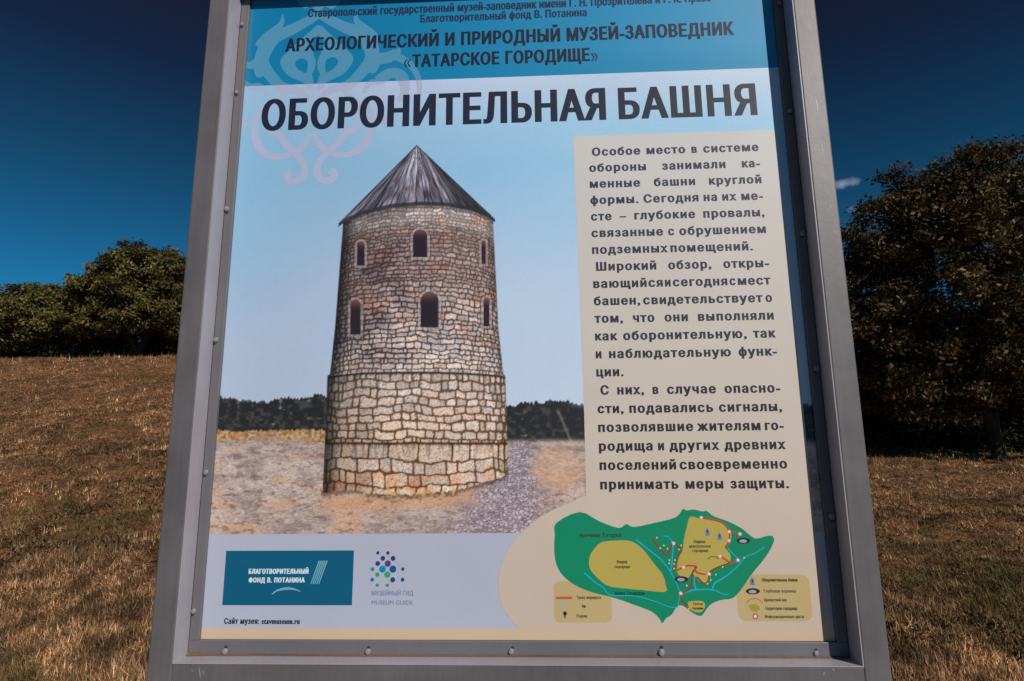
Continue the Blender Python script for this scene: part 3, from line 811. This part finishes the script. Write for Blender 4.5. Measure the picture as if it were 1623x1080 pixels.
def spline(P, per=8, closed=False):
    P = [np.array(p, float) for p in P]; n_ = len(P); out = []
    rg = range(n_) if closed else range(n_ - 1)
    for i in rg:
        if closed: p0, p1, p2, p3 = P[i - 1], P[i], P[(i + 1) % n_], P[(i + 2) % n_]
        else: p0, p1, p2, p3 = P[max(i - 1, 0)], P[i], P[i + 1], P[min(i + 2, n_ - 1)]
        for k in range(per):
            t = k / per
            out.append(0.5 * ((2 * p1) + (-p0 + p2) * t + (2 * p0 - 5 * p1 + 4 * p2 - p3) * t * t + (-p0 + 3 * p1 - 3 * p2 + p3) * t ** 3))
    if not closed: out.append(P[-1])
    return out


def stroke(P, w0, w1=None, per=8, sp=True, wm=None):
    """ribbon polygon along P, width w0->wm->w1"""
    Q = spline(P, per) if sp and len(P) > 2 else [np.array(p, float) for p in P]
    n_ = len(Q); w1 = w0 if w1 is None else w1
    L, R = [], []
    for i, q_ in enumerate(Q):
        d = Q[min(i + 1, n_ - 1)] - Q[max(i - 1, 0)]; d = d / (np.linalg.norm(d) + 1e-12); nn_ = np.array([-d[1], d[0]])
        t = i / max(n_ - 1, 1)
        ww = (mix(w0, w1, t) if wm is None else (mix(w0, wm, 2 * t) if t < .5 else mix(wm, w1, 2 * t - 1))) / 2
        L.append(tuple(q_ + nn_ * ww)); R.append(tuple(q_ - nn_ * ww))
    return L + R[::-1]


# header band with a lighter left-right and top-bottom gradient
bx = np.linspace(PL + .0004, PR - .0004, 120); bz = np.linspace(HB, PT - .0004, 30)
X, Zp = np.meshgrid(bx, bz)
bcol = mix(col(0, 112, 158), col(40, 136, 184), bc(ss(-.4, .5, X)))
bcol = mix(bcol, col(70, 134, 176), bc(ss(.30, .52, X) * ss(1.03, 1.14, Zp) * .55))  # soft glare over the upper right corner, put into the colour
bcol = mix(bcol, col(0, 120, 165), bc(ss(1.06, 1.0, Zp) * .5))
ny, nx = X.shape; idx = np.arange(nx * ny).reshape(ny, nx)
Fq = np.stack([idx[:-1, :-1], idx[:-1, 1:], idx[1:, 1:], idx[1:, :-1]], -1).reshape(-1, 4)
M_FIELD = attr_mat('printed_field')
mesh_obj('header_band', np.stack([X, np.full_like(X, -.00009), Zp + BZ], -1).reshape(-1, 3), Fq, M_FIELD, poster, cols=np.clip(lin(bcol) / INK, .002, .9).reshape(-1, 3))

# cream area: text column, swelling round the map, and foot strip
q1 = P1(908, 216); q2 = P1(931, 786)
cream = [(.5, P1(1228, 206)[1]), (q1[0], P1(908, 216)[1])]
cream += [P1(*p) for p in ((913, 330), (919, 480), (926, 660), (929, 785))]
cream += [tuple(p) for p in spline([P1(*p) for p in ((929, 786), (905, 796), (870, 812), (840, 832), (812, 862), (795, 895), (790, 930), (796, 962), (812, 985), (828, 1000))], 5)]
cream += [(P1(835, 1002)[0], .0185), (PL + .0005, .0185), (PL + .0005, .0004), (PR - .0006, .0004), (.5012, P1(1290, 845)[1]), ]
cream = [cream[0]] + cream[1:]
NCX = ss(.0, .5, np.array(0.))
flat_obj('cream_field', [[cream]], (200, 188, 184), .0006)
_cm = print_mat((200, 188, 184)); nt = _cm.node_tree
# the cream ink cools towards the head of the column, warms at its foot
b = nt.nodes['Principled BSDF']; tcn = nt.nodes.new('ShaderNodeTexCoord'); spx = nt.nodes.new('ShaderNodeSeparateXYZ'); nt.links.new(tcn.outputs['Object'], spx.inputs[0])
rp = nt.nodes.new('ShaderNodeValToRGB'); el = rp.color_ramp.elements
mr = nt.nodes.new('ShaderNodeMapRange'); mr.inputs[1].default_value = BZ; mr.inputs[2].default_value = BZ + 1; nt.links.new(spx.outputs['Z'], mr.inputs[0])
el[0].position = 0.0; el[0].color = (*ink(190, 165, 140), 1); el[1].position = 1.0; el[1].color = (*ink(188, 189, 193), 1)
for p_, c_ in ((.03, (184, 168, 158)), (.12, (184, 170, 159)), (.25, (187, 175, 166)), (.50, (187, 180, 175)), (.8, (188, 186, 187))):
    e = el.new(p_); e.color = (*ink(*c_), 1)
nt.links.new(mr.outputs[0], rp.inputs[0])
for nd in nt.nodes:
    if nd.type == 'VECT_MATH': nt.links.new(rp.outputs[0], nd.inputs[0])

# logo panel
a0 = P1(357, 873); a1 = P1(560, 873); a2 = P1(559, 960); a3 = P1(354, 959)
lx0, lx1, lz0, lz1 = (a0[0] + a3[0]) / 2, (a1[0] + a2[0]) / 2, (a2[1] + a3[1]) / 2, (a0[1] + a1[1]) / 2
flat_obj('logo_panel', [[rect(lx0, lz0, lx1, lz1)]], (4, 84, 118), .0006)
# pen nib of fine ribs and the sweep beneath
nib = []
for k in range(5):
    x0 = 492 + k * 4.2; nib.append([[P1(x0 * .5 + 246 + k, 926), P1(x0 * .5 + 247.6 + k, 926), P1(505 + k * 3.1 + 2.2, 889), P1(505 + k * 3.1, 889)]])
flat_obj('logo_emblem', nib + [[stroke([P1(*p) for p in ((431, 942), (440, 936), (455, 933), (468, 934.5), (477, 938))], .0016, .0008, wm=.0042)]], (104, 158, 180), .0009)

# dots emblem: (x,y in survey frame, radius in metres, colour)
o9 = lambda a_, b_: P1(570 + a_ / 9.82, 860 + b_ / 9.82)
dots = [(285, 163, 2.6, (50, 44, 92)), (441, 163, 2.6, (44, 40, 90)), (362, 248, 3.8, (56, 48, 100)), (521, 248, 3.9, (32, 58, 104)), (283, 328, 3.8, (56, 44, 98)),
        (439, 330, 5.1, (72, 60, 128)), (357, 415, 5.5, (0, 124, 168)), (519, 415, 5.6, (18, 76, 140)), (202, 415, 3.0, (24, 128, 144)), (673, 415, 2.7, (36, 62, 110)),
        (277, 501, 3.5, (44, 144, 100)), (433, 501, 5.1, (52, 150, 102)), (197, 580, 3.0, (10, 108, 146)), (515, 582, 4.1, (14, 68, 128)), (669, 580, 3.0, (18, 64, 116)),
        (275, 664, 2.7, (60, 132, 100)), (433, 664, 2.7, (60, 130, 100))]
for (a_, b_, r_, c_) in dots:
    x, z = o9(a_, b_); flat_obj('emblem_dot', [[circ(x, z, r_ / 985., 18)]], c_, .0008)
for (p, q_) in (((560, 290), (640, 370)), ((300, 620), (380, 560)), ((600, 400), (600, 590)), ((441, 190), (441, 280))):
    flat_obj('emblem_link', [[stroke([o9(*p), o9(*q_)], .0007, sp=False)]], (150, 152, 186), .0006)

# ---- ornament: knotted tulip scroll, traced as tapering ribbons
o1 = lambda a_, b_: P1(375 + a_ / 7.2, b_ / 7.2)                # left half, upper
o3 = lambda a_, b_: P1(370 + a_ / 5.235, 130 + b_ / 5.235)      # lower part
u_ = 1 / 7.2 / 820.
oc = P1(504, 60)[0]
orn = []


def both(mk):
    """element and its mirror about the ornament's axis"""
    cxm = oc
    orn.append(mk); orn.append([(2 * cxm - p[0], p[1]) for p in mk][::-1])


# outer arms: from below the top knot, down the side, to the band's foot
both(stroke([o1(930, 175), o1(800, 250), o1(640, 335), o1(440, 430), o1(330, 560), o1(290, 700), o1(360, 830), o1(500, 990), o1(590, 1060)], 95 * u_, 92 * u_, wm=185 * u_))
both(stroke([o1(525, 165), o1(515, 260), o1(440, 350), o1(330, 440), o1(260, 540)], 10 * u_, 130 * u_, wm=110 * u_))   # spur
both(stroke([o1(250, 700), o1(170, 745), o1(60, 740)], 120 * u_, 70 * u_))
both([tuple(p) for p in spline([o1(200, 760), o1(215, 860), o1(265, 888), o1(330, 840), o1(330, 740)], 4, True)])
both(stroke([o1(60, 930), o1(150, 985), o1(260, 985), o1(320, 1040), o1(330, 1100)], 60 * u_, 50 * u_, wm=70 * u_))
# heart: outer leaf and inner loop
both([tuple(p) for p in spline([o1(930, 290), o1(800, 395), o1(620, 560), o1(505, 680), o1(520, 780), o1(610, 880), o1(760, 945), o1(800, 1010), o1(875, 1010), o1(868, 880),
                                o1(845, 850), o1(760, 830), o1(690, 780), o1(670, 720), o1(720, 672), o1(800, 690), o1(812, 760), o1(800, 850), o1(858, 850), o1(905, 720), o1(870, 600), o1(850, 480), o1(932, 400)], 5, True)])
# top knot
orn.append([tuple(p) for p in spline([o1(700, -60), o1(715, 50), o1(780, 100), o1(850, 75), o1(900, 120), o1(960, 120), o1(1010, 80), o1(1080, 105), o1(1150, 60), o1(1160, -60)], 4, True)])
# lower half: big side curls, crossing stems and two foot spirals
k3 = 1 / 5.235 / 850.
both(stroke([o3(290, -60), o3(420, 40), o3(560, 80), o3(632, 150)], 60 * k3, 30 * k3, wm=80 * k3))
both(stroke([o3(245, 190), o3(195, 290), o3(175, 400), o3(200, 520), o3(270, 600), o3(370, 625), o3(480, 610)], 34 * k3, 44 * k3, wm=72 * k3))
both(stroke([o3(120, 330), o3(60, 360), o3(40, 400)], 70 * k3, 70 * k3))
both(stroke([o3(300, 420), o3(385, 440), o3(430, 520), o3(520, 600), o3(580, 680), o3(580, 770), o3(520, 825), o3(455, 820), o3(440, 770), o3(480, 745)], 66 * k3, 62 * k3, wm=58 * k3))
both(stroke([o3(640, 430), o3(600, 510), o3(550, 560), o3(480, 600)], 36 * k3, 40 * k3, wm=56 * k3))
both(stroke([o3(300, 420), o3(270, 300), o3(330, 180), o3(430, 110)], 46 * k3, 36 * k3, wm=40 * k3))
# right-hand big side scroll (its left twin is trimmed by the sheet's edge)
orn.append(stroke([P1(*p) for p in ((598, 128), (615, 117), (632, 118), (641, 132), (640, 150), (630, 160))], .018, .010, wm=.024))
orn.append(stroke([P1(*p) for p in ((600, 92), (625, 90), (648, 101), (662, 122), (665, 145), (660, 165))], .020, .008, wm=.012))
orn.append(stroke([P1(*p) for p in ((600, 96), (628, 84), (632, 76))], .022, .002, wm=.018))


def clip_lo(loop, fn):      # Sutherland-Hodgman against one axis bound: fn=(axis, value, sign)
    ax, val, sg = fn; out = []
    for i in range(len(loop)):
        a_, b_ = loop[i - 1], loop[i]; ia, ib = (a_[ax] - val) * sg >= 0, (b_[ax] - val) * sg >= 0
        if ia != ib:
            t = (val - a_[ax]) / (b_[ax] - a_[ax]); p = [mix(a_[0], b_[0], t), mix(a_[1], b_[1], t)]; p[ax] = val; out.append(tuple(p))
        if ib: out.append(tuple(b_))
    return out


def clipped(loops, conds):
    res = []
    for lp in loops:
        for c_ in conds:
            lp = clip_lo(lp, c_) if len(lp) > 2 else []
        if len(lp) > 2: res.append([lp])
    return res


def union_obj(name, groups, rgb, lift):
    """overlapping loops made one region so no two faces share a plane"""
    loops = []
    for g2 in groups:
        for lp in g2:
            a_ = sum(lp[i][0] * lp[(i + 1) % len(lp)][1] - lp[(i + 1) % len(lp)][0] * lp[i][1] for i in range(len(lp)))
            loops.append(lp if a_ > 0 else lp[::-1])
    return flat_obj(name, [loops], rgb, lift)


edge = [(0, PL + .0006, 1), (1, PT - .0006, -1)]
union_obj('ornament_on_band', clipped(orn, edge + [(1, HB, 1)]), (74, 136, 172), .0006)
union_obj('ornament_on_sky', clipped(orn, edge + [(1, HB - .0001, -1)]), (160, 170, 200), .0006)

# ---- map
z7 = lambda a_, b_: P1(820 + a_ / 3.246, 780 + b_ / 3.246)
z4 = lambda a_, b_: P1(1020 + a_ / 5.686, 800 + b_ / 5.686)
for (q_, rr_) in (((188, 460, 485, 672), .009), ((1130, 425, 1510, 665), .012)):
    A, B = z7(q_[0], q_[3]), z7(q_[2], q_[1]); C_, D_ = z7(q_[0], q_[1]), z7(q_[2], q_[3])
    flat_obj('legend_box', [[rrect((A[0] + C_[0]) / 2, (A[1] + D_[1]) / 2, (B[0] + D_[0]) / 2, (B[1] + C_[1]) / 2, rr_)]], (176, 156, 112), .0008)
gl = [(200, 160), (320, 103), (420, 150), (520, 185), (560, 165), (600, 180), (700, 160), (815, 130), (850, 88), (870, 95), (905, 90), (950, 100), (975, 98), (1010, 125), (1080, 150),
      (1150, 185), (1200, 225), (1230, 240), (1290, 225), (1315, 230), (1318, 260), (1280, 330), (1200, 430), (1160, 490), (1110, 545), (1050, 555), (1000, 575), (975, 600), (945, 638), (900, 620),
      (850, 585), (820, 590), (795, 630), (765, 650), (745, 675), (730, 650), (690, 615), (600, 580), (500, 545), (380, 515), (290, 475), (230, 425), (200, 370), (190, 300), (193, 220)]
def cgl(P, m_): return [tuple(p) for p in spline([m_(*p) for p in P], 3, True)]
flat_obj('map_plain', [[cgl(gl, z7)]], (0, 124, 92), .0011)
oc1 = [(390, 300), (430, 260), (500, 250), (560, 250), (600, 260), (650, 300), (700, 365), (750, 430), (765, 490), (770, 505), (745, 515), (650, 505), (540, 495), (460, 480), (400, 430), (372, 390), (370, 340)]
oc2 = [(420, 110), (500, 125), (620, 140), (720, 170), (760, 230), (790, 260), (780, 330), (730, 380), (770, 430), (785, 480), (770, 520), (700, 550), (600, 600), (600, 660), (550, 710), (500, 690), (470, 650), (430, 620), (400, 660), (330, 645), (300, 590), (320, 470), (350, 420), (365, 300), (390, 200)]
oc3 = [(400, 885), (430, 870), (530, 870), (552, 900), (545, 940), (510, 970), (450, 960), (410, 930)]
for P, m_ in ((oc1, z7), (oc2, z4), (oc3, z4)): flat_obj('map_settlement', [[cgl(P, m_)]], (168, 152, 78), .0014)
q5 = 1 / 5.686 / 985.
riv = [([z7(*p) for p in ((610, 245), (680, 300), (740, 350), (790, 415), (830, 500), (835, 530), (825, 590))], 12), ([z7(*p) for p in ((345, 415), (400, 465), (440, 490), (480, 530), (600, 535), (700, 560), (780, 590), (825, 592))], 11),
       ([z4(*p) for p in ((335, 810), (400, 785), (470, 768), (620, 768), (700, 800), (770, 815))], 13), ([z4(*p) for p in ((620, 768), (640, 710), (720, 660), (800, 600), (860, 540), (920, 470), (1000, 440), (1090, 380))], 13),
       ([z4(*p) for p in ((245, 600), (258, 480), (262, 350), (220, 290), (170, 285))], 12), ([z4(*p) for p in ((760, 395), (850, 490))], 11), ([z4(*p) for p in ((470, 768), (455, 690), (460, 640))], 14)]
union_obj('map_streams', [[stroke(P, w_ * q5 * 1.15, w_ * q5 * .6)] for P, w_ in riv], (30, 158, 186), .0016)
brn = [((80, 310), (140, 385), (205, 455), (240, 410), (260, 350), (320, 380), (330, 420), (290, 500), (280, 600)), ((335, 810), (390, 775), (430, 720), (440, 620), (480, 560)), ((335, 810), (350, 870), (400, 910)),
       ((480, 650), (540, 710), (580, 690), (600, 610), (660, 570), (770, 530))]
union_obj('map_trail', [[stroke([z4(*p) for p in P], 15 * q5)] for P in brn], (116, 62, 38), .0018)
red = [((520, 120), (640, 140), (720, 170), (770, 240), (770, 320), (740, 390)), ((770, 240), (870, 265)), ((690, 460), (780, 520), (840, 505)), ((280, 600), (350, 570), (400, 550), (480, 555)), ((460, 560), (480, 610), (560, 630))]
union_obj('map_route', [[stroke([z4(*p) for p in P], 14 * q5)] for P in red], (176, 62, 38), .0020)
for (a_, b_) in ((520, 118), (770, 245), (868, 265), (768, 325), (270, 350), (850, 500), (590, 625), (360, 565), (335, 800), (690, 465)):
    x, z = z4(a_, b_)
    star = [(x + (22 if k % 2 == 0 else 13) * q5 * math.cos(math.pi * k / 5 + .3), z + (22 if k % 2 == 0 else 13) * q5 * math.sin(math.pi * k / 5 + .3)) for k in range(10)]
    flat_obj('map_marker', [[star]], (206, 150, 150), .0022); flat_obj('map_marker_core', [[circ(x, z, 11 * q5, 10)]], (222, 196, 202), .0023)
for (a_, b_) in ((120, 298), (182, 368), (215, 398), (338, 368), (150, 392), (230, 530), (232, 502), (388, 730), (604, 680), (650, 630), (575, 712), (320, 405), (282, 500), (275, 535), (275, 575), (712, 562), (905, 480), (405, 940)):
    x, z = z4(a_, b_); flat_obj('map_dot', [[circ(x, z, 8 * q5, 8)]], (188, 196, 130), .0021)
for (m_, a_, b_) in ((z4, 900, 325), (z4, 340, 672), (z4, 985, 780)):
    x, z = m_(a_, b_); flat_obj('map_pit', [[circ(x, z, 62 * q5, 16, 26 * q5)]], (40, 38, 44), .0022); flat_obj('map_pit_core', [[circ(x - 4 * q5, z - 4 * q5, 34 * q5, 14, 15 * q5)]], (150, 150, 168), .0024)  # grey centre printed in each pit sign
for (a_, b_) in ((575, 245), (685, 285), (980, 690)):
    x, z = z4(a_, b_); flat_obj('map_tower', [[[(x - 19 * q5, z - 32 * q5), (x + 19 * q5, z - 32 * q5), (x + 15 * q5, z + 14 * q5), (x, z + 36 * q5), (x - 15 * q5, z + 14 * q5)]]], (92, 118, 160), .0022)
    flat_obj('map_tower_door', [[rect(x - 6 * q5, z - 12 * q5, x + 6 * q5, z + 14 * q5)]], (40, 52, 96), .0024)
# legend signs
flat_obj('legend_line', [[stroke([z7(198, 545), z7(282, 545)], 12 / 3.246 / 985, sp=False)]], (186, 78, 56), .0010)
union_obj('legend_stream', [[stroke([z7(*p) for p in P], .0016)] for P in (((205, 565), (225, 570), (243, 580), (240, 602)), ((243, 582), (262, 575)))], (96, 176, 186), .0010)
flat_obj('legend_spring', [[circ(*z7(245, 625), .0032, 12)]], (30, 28, 44), .0010); flat_obj('legend_spring_stem', [[rect(z7(240, 645)[0], z7(245, 650)[1], z7(250, 645)[0], z7(245, 634)[1])]], (90, 104, 110), .0010)
flat_obj('legend_rampart', [[stroke([z7(*p) for p in ((1178, 570), (1200, 552), (1225, 548), (1245, 556), (1264, 572))], .0015)]], (146, 110, 80), .0010)
flat_obj('legend_settlement', [[cgl([(1192, 583), (1215, 577), (1240, 585), (1246, 605), (1225, 617), (1200, 608)], z7)]], (146, 140, 62), .0010)
x, z = z7(1224, 640); flat_obj('legend_marker', [[circ(x, z, .0048, 12)]], (168, 92, 86), .0010); flat_obj('legend_marker_core', [[circ(x, z, .0026, 12)]], (206, 190, 196), .0012)
flat_obj('map_rampart_sign', [[stroke([z4(*p) for p in ((578, 490), (610, 468), (650, 470), (675, 492))], 8 * q5)]], (110, 92, 50), .0022)

# ---- lettering
_cur = bpy.data.curves.new('lettering', 'FONT'); _cur.fill_mode = 'NONE'; _cur.resolution_u = 4
_tob = bpy.data.objects.new('lettering', _cur); COL.objects.link(_tob)
_dg = bpy.context.evaluated_depsgraph_get()


def contours(s_):
    _cur.body = s_; _tob.data.update_tag(); _dg.update()
    me = _tob.evaluated_get(_dg).to_mesh()
    co = [(v_.co.x, v_.co.y) for v_ in me.vertices]
    nb = {}
    for e_ in me.edges:
        a_, b_ = e_.vertices; nb.setdefault(a_, []).append(b_); nb.setdefault(b_, []).append(a_)
    seen = set(); loops = []
    for st_ in range(len(co)):
        if st_ in seen or st_ not in nb: continue
        lp = [st_]; seen.add(st_); nxt = st_ + 1 if (st_ + 1) in nb[st_] else nb[st_][0]
        prev = st_; cur = nxt
        while cur not in seen:
            lp.append(cur); seen.add(cur); n2_ = [k for k in nb[cur] if k != prev]
            if not n2_: break
            prev, cur = cur, n2_[0]
        if len(lp) > 2: loops.append([co[i] for i in lp])
    _tob.evaluated_get(_dg).to_mesh_clear()
    # drop repeated points
    out = []
    for lp in loops:
        q_ = [lp[0]]
        for p in lp[1:]:
            if abs(p[0] - q_[-1][0]) + abs(p[1] - q_[-1][1]) > 1e-5: q_.append(p)
        if len(q_) > 2: out.append(q_)
    return out


def _area(lp): return sum(lp[i][0] * lp[(i + 1) % len(lp)][1] - lp[(i + 1) % len(lp)][0] * lp[i][1] for i in range(len(lp)))


def embolden(loops, ox, oy):
    """grow strokes outwards; a counter grows inwards with the letter that holds it"""
    bb = [(min(p[0] for p in lp), max(p[0] for p in lp), min(p[1] for p in lp), max(p[1] for p in lp), _area(lp)) for lp in loops]
    out = []
    for i, lp in enumerate(loops):
        host = i
        for j in range(len(loops)):
            if j != i and bb[j][0] < bb[i][0] and bb[j][1] > bb[i][1] and bb[j][2] < bb[i][2] and bb[j][3] > bb[i][3] and abs(bb[j][4]) > abs(bb[host][4]): host = j
        S = 1 if bb[host][4] > 0 else -1
        A = np.array(lp); dn = np.roll(A, -1, 0) - A; dn /= np.linalg.norm(dn, axis=1)[:, None] + 1e-12; dp = np.roll(dn, 1, 0)
        n1_ = np.stack([dn[:, 1], -dn[:, 0]], -1) * S; n0_ = np.stack([dp[:, 1], -dp[:, 0]], -1) * S
        m_ = (n1_ + n0_); k_ = 1 + (n1_ * n0_).sum(1); m_ = m_ / np.maximum(k_, .45)[:, None]
        out.append([tuple(p) for p in (A + m_ * np.array([ox, oy]))])
    return out


_gc, _wc = {}, {}


def glyph(ch):
    """outline and advance of one letter"""
    if ch not in _gc:
        lo = [] if ch == ' ' else contours(ch)
        both_ = contours(ch + 'Н'); h0 = min(p[0] for lp in contours('Н') for p in lp)
        last_ = both_[-1] if ch != ' ' else both_[0]
        _gc[ch] = (lo, min(p[0] for p in last_) - h0)
    return _gc[ch]


def word(s_, track=0.0):
    k_ = (s_, round(track, 4))
    if k_ not in _wc:
        x_, out = 0.0, []
        for ch in s_:
            lo, adv = glyph(ch); out += [[(p[0] + x_, p[1]) for p in lp] for lp in lo]; x_ += adv + track
        _wc[k_] = out
    return _wc[k_]


def bounds(loops):
    xs = [p[0] for lp in loops for p in lp]; ys = [p[1] for lp in loops for p in lp]; return min(xs), max(xs), min(ys), max(ys)


CAP = bounds(word('Н'))[3]
GAP = bounds(word('Н Н'))[1] - 2 * bounds(word('Н'))[1]        # a space plus side bearings


def letters(text, x0, x1, z, cap, bold):
    """one run of text fitted between x0 and x1, capitals cap high; bold = stroke growth as a share of cap"""
    lo = word(text, bold * .95); a_, b_, _, _ = bounds(lo)
    stem = cap * (0.125 + bold); bar = cap * (0.118 + bold * .42)        # wanted stem and bar thickness
    gy_ = (bar - .113 * cap) / 2; sy = (cap - 2 * gy_) / CAP
    sx = (x1 - x0) / (b_ - a_); gx2 = max((stem - .092 * sx) / 2, 0); sx = (x1 - x0 - 2 * gx2) / (b_ - a_)
    lp = [[(x0 + gx2 + (p[0] - a_) * sx, z + gy_ + p[1] * sy) for p in q_] for q_ in lo]
    return embolden(lp, gx2, gy_)


def text_obj(name, runs, rgb, lift=.0012, parent=None):
    if name in ('legend_text', 'map_text'):
        return [flat_obj(name, [letters(*r_)], rgb, lift, parent) for r_ in runs]
    return flat_obj(name, [letters(*r_) for r_ in runs], rgb, lift, parent)


def run_px(text, pl, pr, capx, bold):
    """pl, pr: survey points of the baseline's two ends"""
    a_, b_ = P1(*pl), P1(*pr); mid = ((pl[0] + pr[0]) / 2, (pl[1] + pr[1]) / 2); t = P1(mid[0], mid[1] - capx)
    return (text, a_[0], b_[0], (a_[1] + b_[1]) / 2, t[1] - P1(*mid)[1], bold)


INKT = (28, 34, 54)
text_obj('title_text', [run_px('ОБОРОНИТЕЛЬНАЯ', (413, 208), (961, 190), 50, .070), run_px('БАШНЯ', (981, 189), (1201, 183), 50, .070)], INKT)
text_obj('museum_name_text', [run_px('АРХЕОЛОГИЧЕСКИЙ И ПРИРОДНЫЙ МУЗЕЙ-ЗАПОВЕДНИК', (452, 83), (1163, 55), 21, .075), run_px('«', (640, 107), (651, 106.6), 20.5, -.035), run_px('ТАТАРСКОЕ ГОРОДИЩЕ', (653, 106.6), (935, 97.4), 20.5, .075), run_px('»', (937, 97.3), (948, 97), 20.5, -.035)], (24, 30, 52))
text_obj('owner_text', [run_px('Ставропольский государственный музей-заповедник имени Г. Н. Прозрителева и Г. К. Праве', (488, 26), (1128, 4), 13, .06),
                        run_px('Благотворительный фонд В. Потанина', (666, 37), (930, 25), 12.5, .06)], (30, 40, 74))
lines = ['Особое место в системе', 'обороны занимали ка-', 'менные башни круглой', 'формы. Сегодня на их ме-', 'сте – глубокие провалы,', 'связанные с обрушением', 'подземных помещений.',
         'Широкий обзор, откры-', 'вающийся и сегодня с мест', 'башен, свидетельствует о', 'том, что они выполняли', 'как оборонительную, так', 'и наблюдательную функ-', 'ции.',
         'С них, в случае опасно-', 'сти, подавались сигналы,', 'позволявшие жителям го-', 'родища и других древних', 'поселений своевременно', 'принимать меры защиты.']
zt = P1(940, 247.5)[1]; zb = P1(958, 776)[1]; x0 = P1(935, 300)[0]; x1 = P1(1208, 300)[0]
par = [[], [], []]
lead = (zt - zb) / 19
# natural width scale from a line that is set solid
nat = lambda s_: bounds(word(s_, .06))[1] - bounds(word(s_, .06))[0]
cap = lead * .520; SX = (x1 - x0) * .985 / (sum(nat(w2) for w2 in 'вающийся и сегодня с мест'.split()) + GAP * .30 * 4)
for i, s_ in enumerate(lines):
    z = zt - lead * i; ws = s_.split(' '); ind = .006 if i in (0, 7, 14) else 0
    wn_ = [nat(w2) * SX for w2 in ws]; free = (x1 - x0 - ind) - sum(wn_)
    gap = free / max(len(ws) - 1, 1)
    if i in (6, 13): gap = min(gap, GAP * SX * .62)
    if gap < .0018: k_ = ((x1 - x0 - ind) - .0018 * (len(ws) - 1)) / sum(wn_); wn_ = [q_ * k_ for q_ in wn_]; gap = .0018
    x = x0 + ind; pi_ = 0 if i < 7 else (1 if i < 14 else 2)
    for w2, ww in zip(ws, wn_):
        par[pi_].append((w2, x, x + ww, z, cap, .132)); x += ww + gap
for p_, c_ in zip(par, ((44, 46, 66), (44, 42, 58), (42, 34, 42))): text_obj('paragraph_text', p_, c_)  # upper paragraphs bluer: the sky's reflection is put into their ink

# small writing of the foot strip
text_obj('logo_text', [run_px('БЛАГОТВОРИТЕЛЬНЫЙ', (394, 910), (489, 909.5), 8, .12), run_px('ФОНД В. ПОТАНИНА', (394, 923.5), (483, 923.5), 8, .12)], (196, 214, 226), .0009)
text_obj('website_text', [run_px('Сайт музея: stavmuseum.ru', (355, 989), (475, 989.5), 9.5, .10)], (40, 40, 60), .0009)
text_obj('guide_text', [run_px('МУЗЕЙНЫЙ ГИД', (589, 944), (655, 944), 7.5, .03), run_px('MUSEUM GUIDE', (589, 958.5), (654, 958.5), 7, .03)], (110, 122, 160), .0009)
dk_ = (74, 70, 50)
text_obj('legend_text', [run_px('Тропа маршрута', z7i, z7j, 5, .08) for z7i, z7j in (((820 + 305 / 3.246, 949.5), (820 + 430 / 3.246, 949.5)),)] +
         [run_px('Реки', (820 + 333 / 3.246, 963.5), (820 + 352 / 3.246, 963.5), 5, .08), run_px('Родник', (820 + 305 / 3.246, 979), (820 + 360 / 3.246, 979), 5, .08),
          run_px('Оборонительная башня', (820 + 1258 / 3.246, 922), (820 + 1442 / 3.246, 922), 5.5, .1), run_px('Глубокая воронка', (820 + 1268 / 3.246, 939.5), (820 + 1434 / 3.246, 939.5), 5.2, .08),
          run_px('Крепостной вал', (820 + 1270 / 3.246, 953.5), (820 + 1385 / 3.246, 953.5), 5, .08), run_px('Территория городища', (820 + 1274 / 3.246, 967), (820 + 1440 / 3.246, 967), 5.2, .08),
          run_px('Информационные щиты', (820 + 1274 / 3.246, 980), (820 + 1475 / 3.246, 980), 5.2, .08)], dk_, .0011)
text_obj('map_text', [run_px('урочище Татарка', (820 + 320 / 3.246, 852), (820 + 535 / 3.246, 850), 6, .1),
                      run_px('Второе', (820 + 512 / 3.246, 893), (820 + 566 / 3.246, 893), 5, .06), run_px('городище', (820 + 500 / 3.246, 900.5), (820 + 580 / 3.246, 900.5), 4.6, .06),
                      run_px('Первое', (1020 + 452 / 5.686, 861), (1020 + 556 / 5.686, 861), 5, .06), run_px('центральное', (1020 + 410 / 5.686, 868), (1020 + 606 / 5.686, 868), 4.6, .06), run_px('городище', (1020 + 440 / 5.686, 875), (1020 + 584 / 5.686, 875), 4.6, .06),
                      run_px('Третье', (1020 + 445 / 5.686, 959), (1020 + 535 / 5.686, 959), 4, .06), run_px('городище', (1020 + 440 / 5.686, 966), (1020 + 540 / 5.686, 966), 4, .06)], (58, 62, 40), .0022)
text_obj('map_stream_text', [run_px('балка Татарская', (820 + 503 / 3.246, 942), (820 + 655 / 3.246, 943.5), 5, .1)], (10, 60, 62), .0022)
COL.objects.unlink(_tob); bpy.data.objects.remove(_tob); bpy.data.curves.remove(_cur)
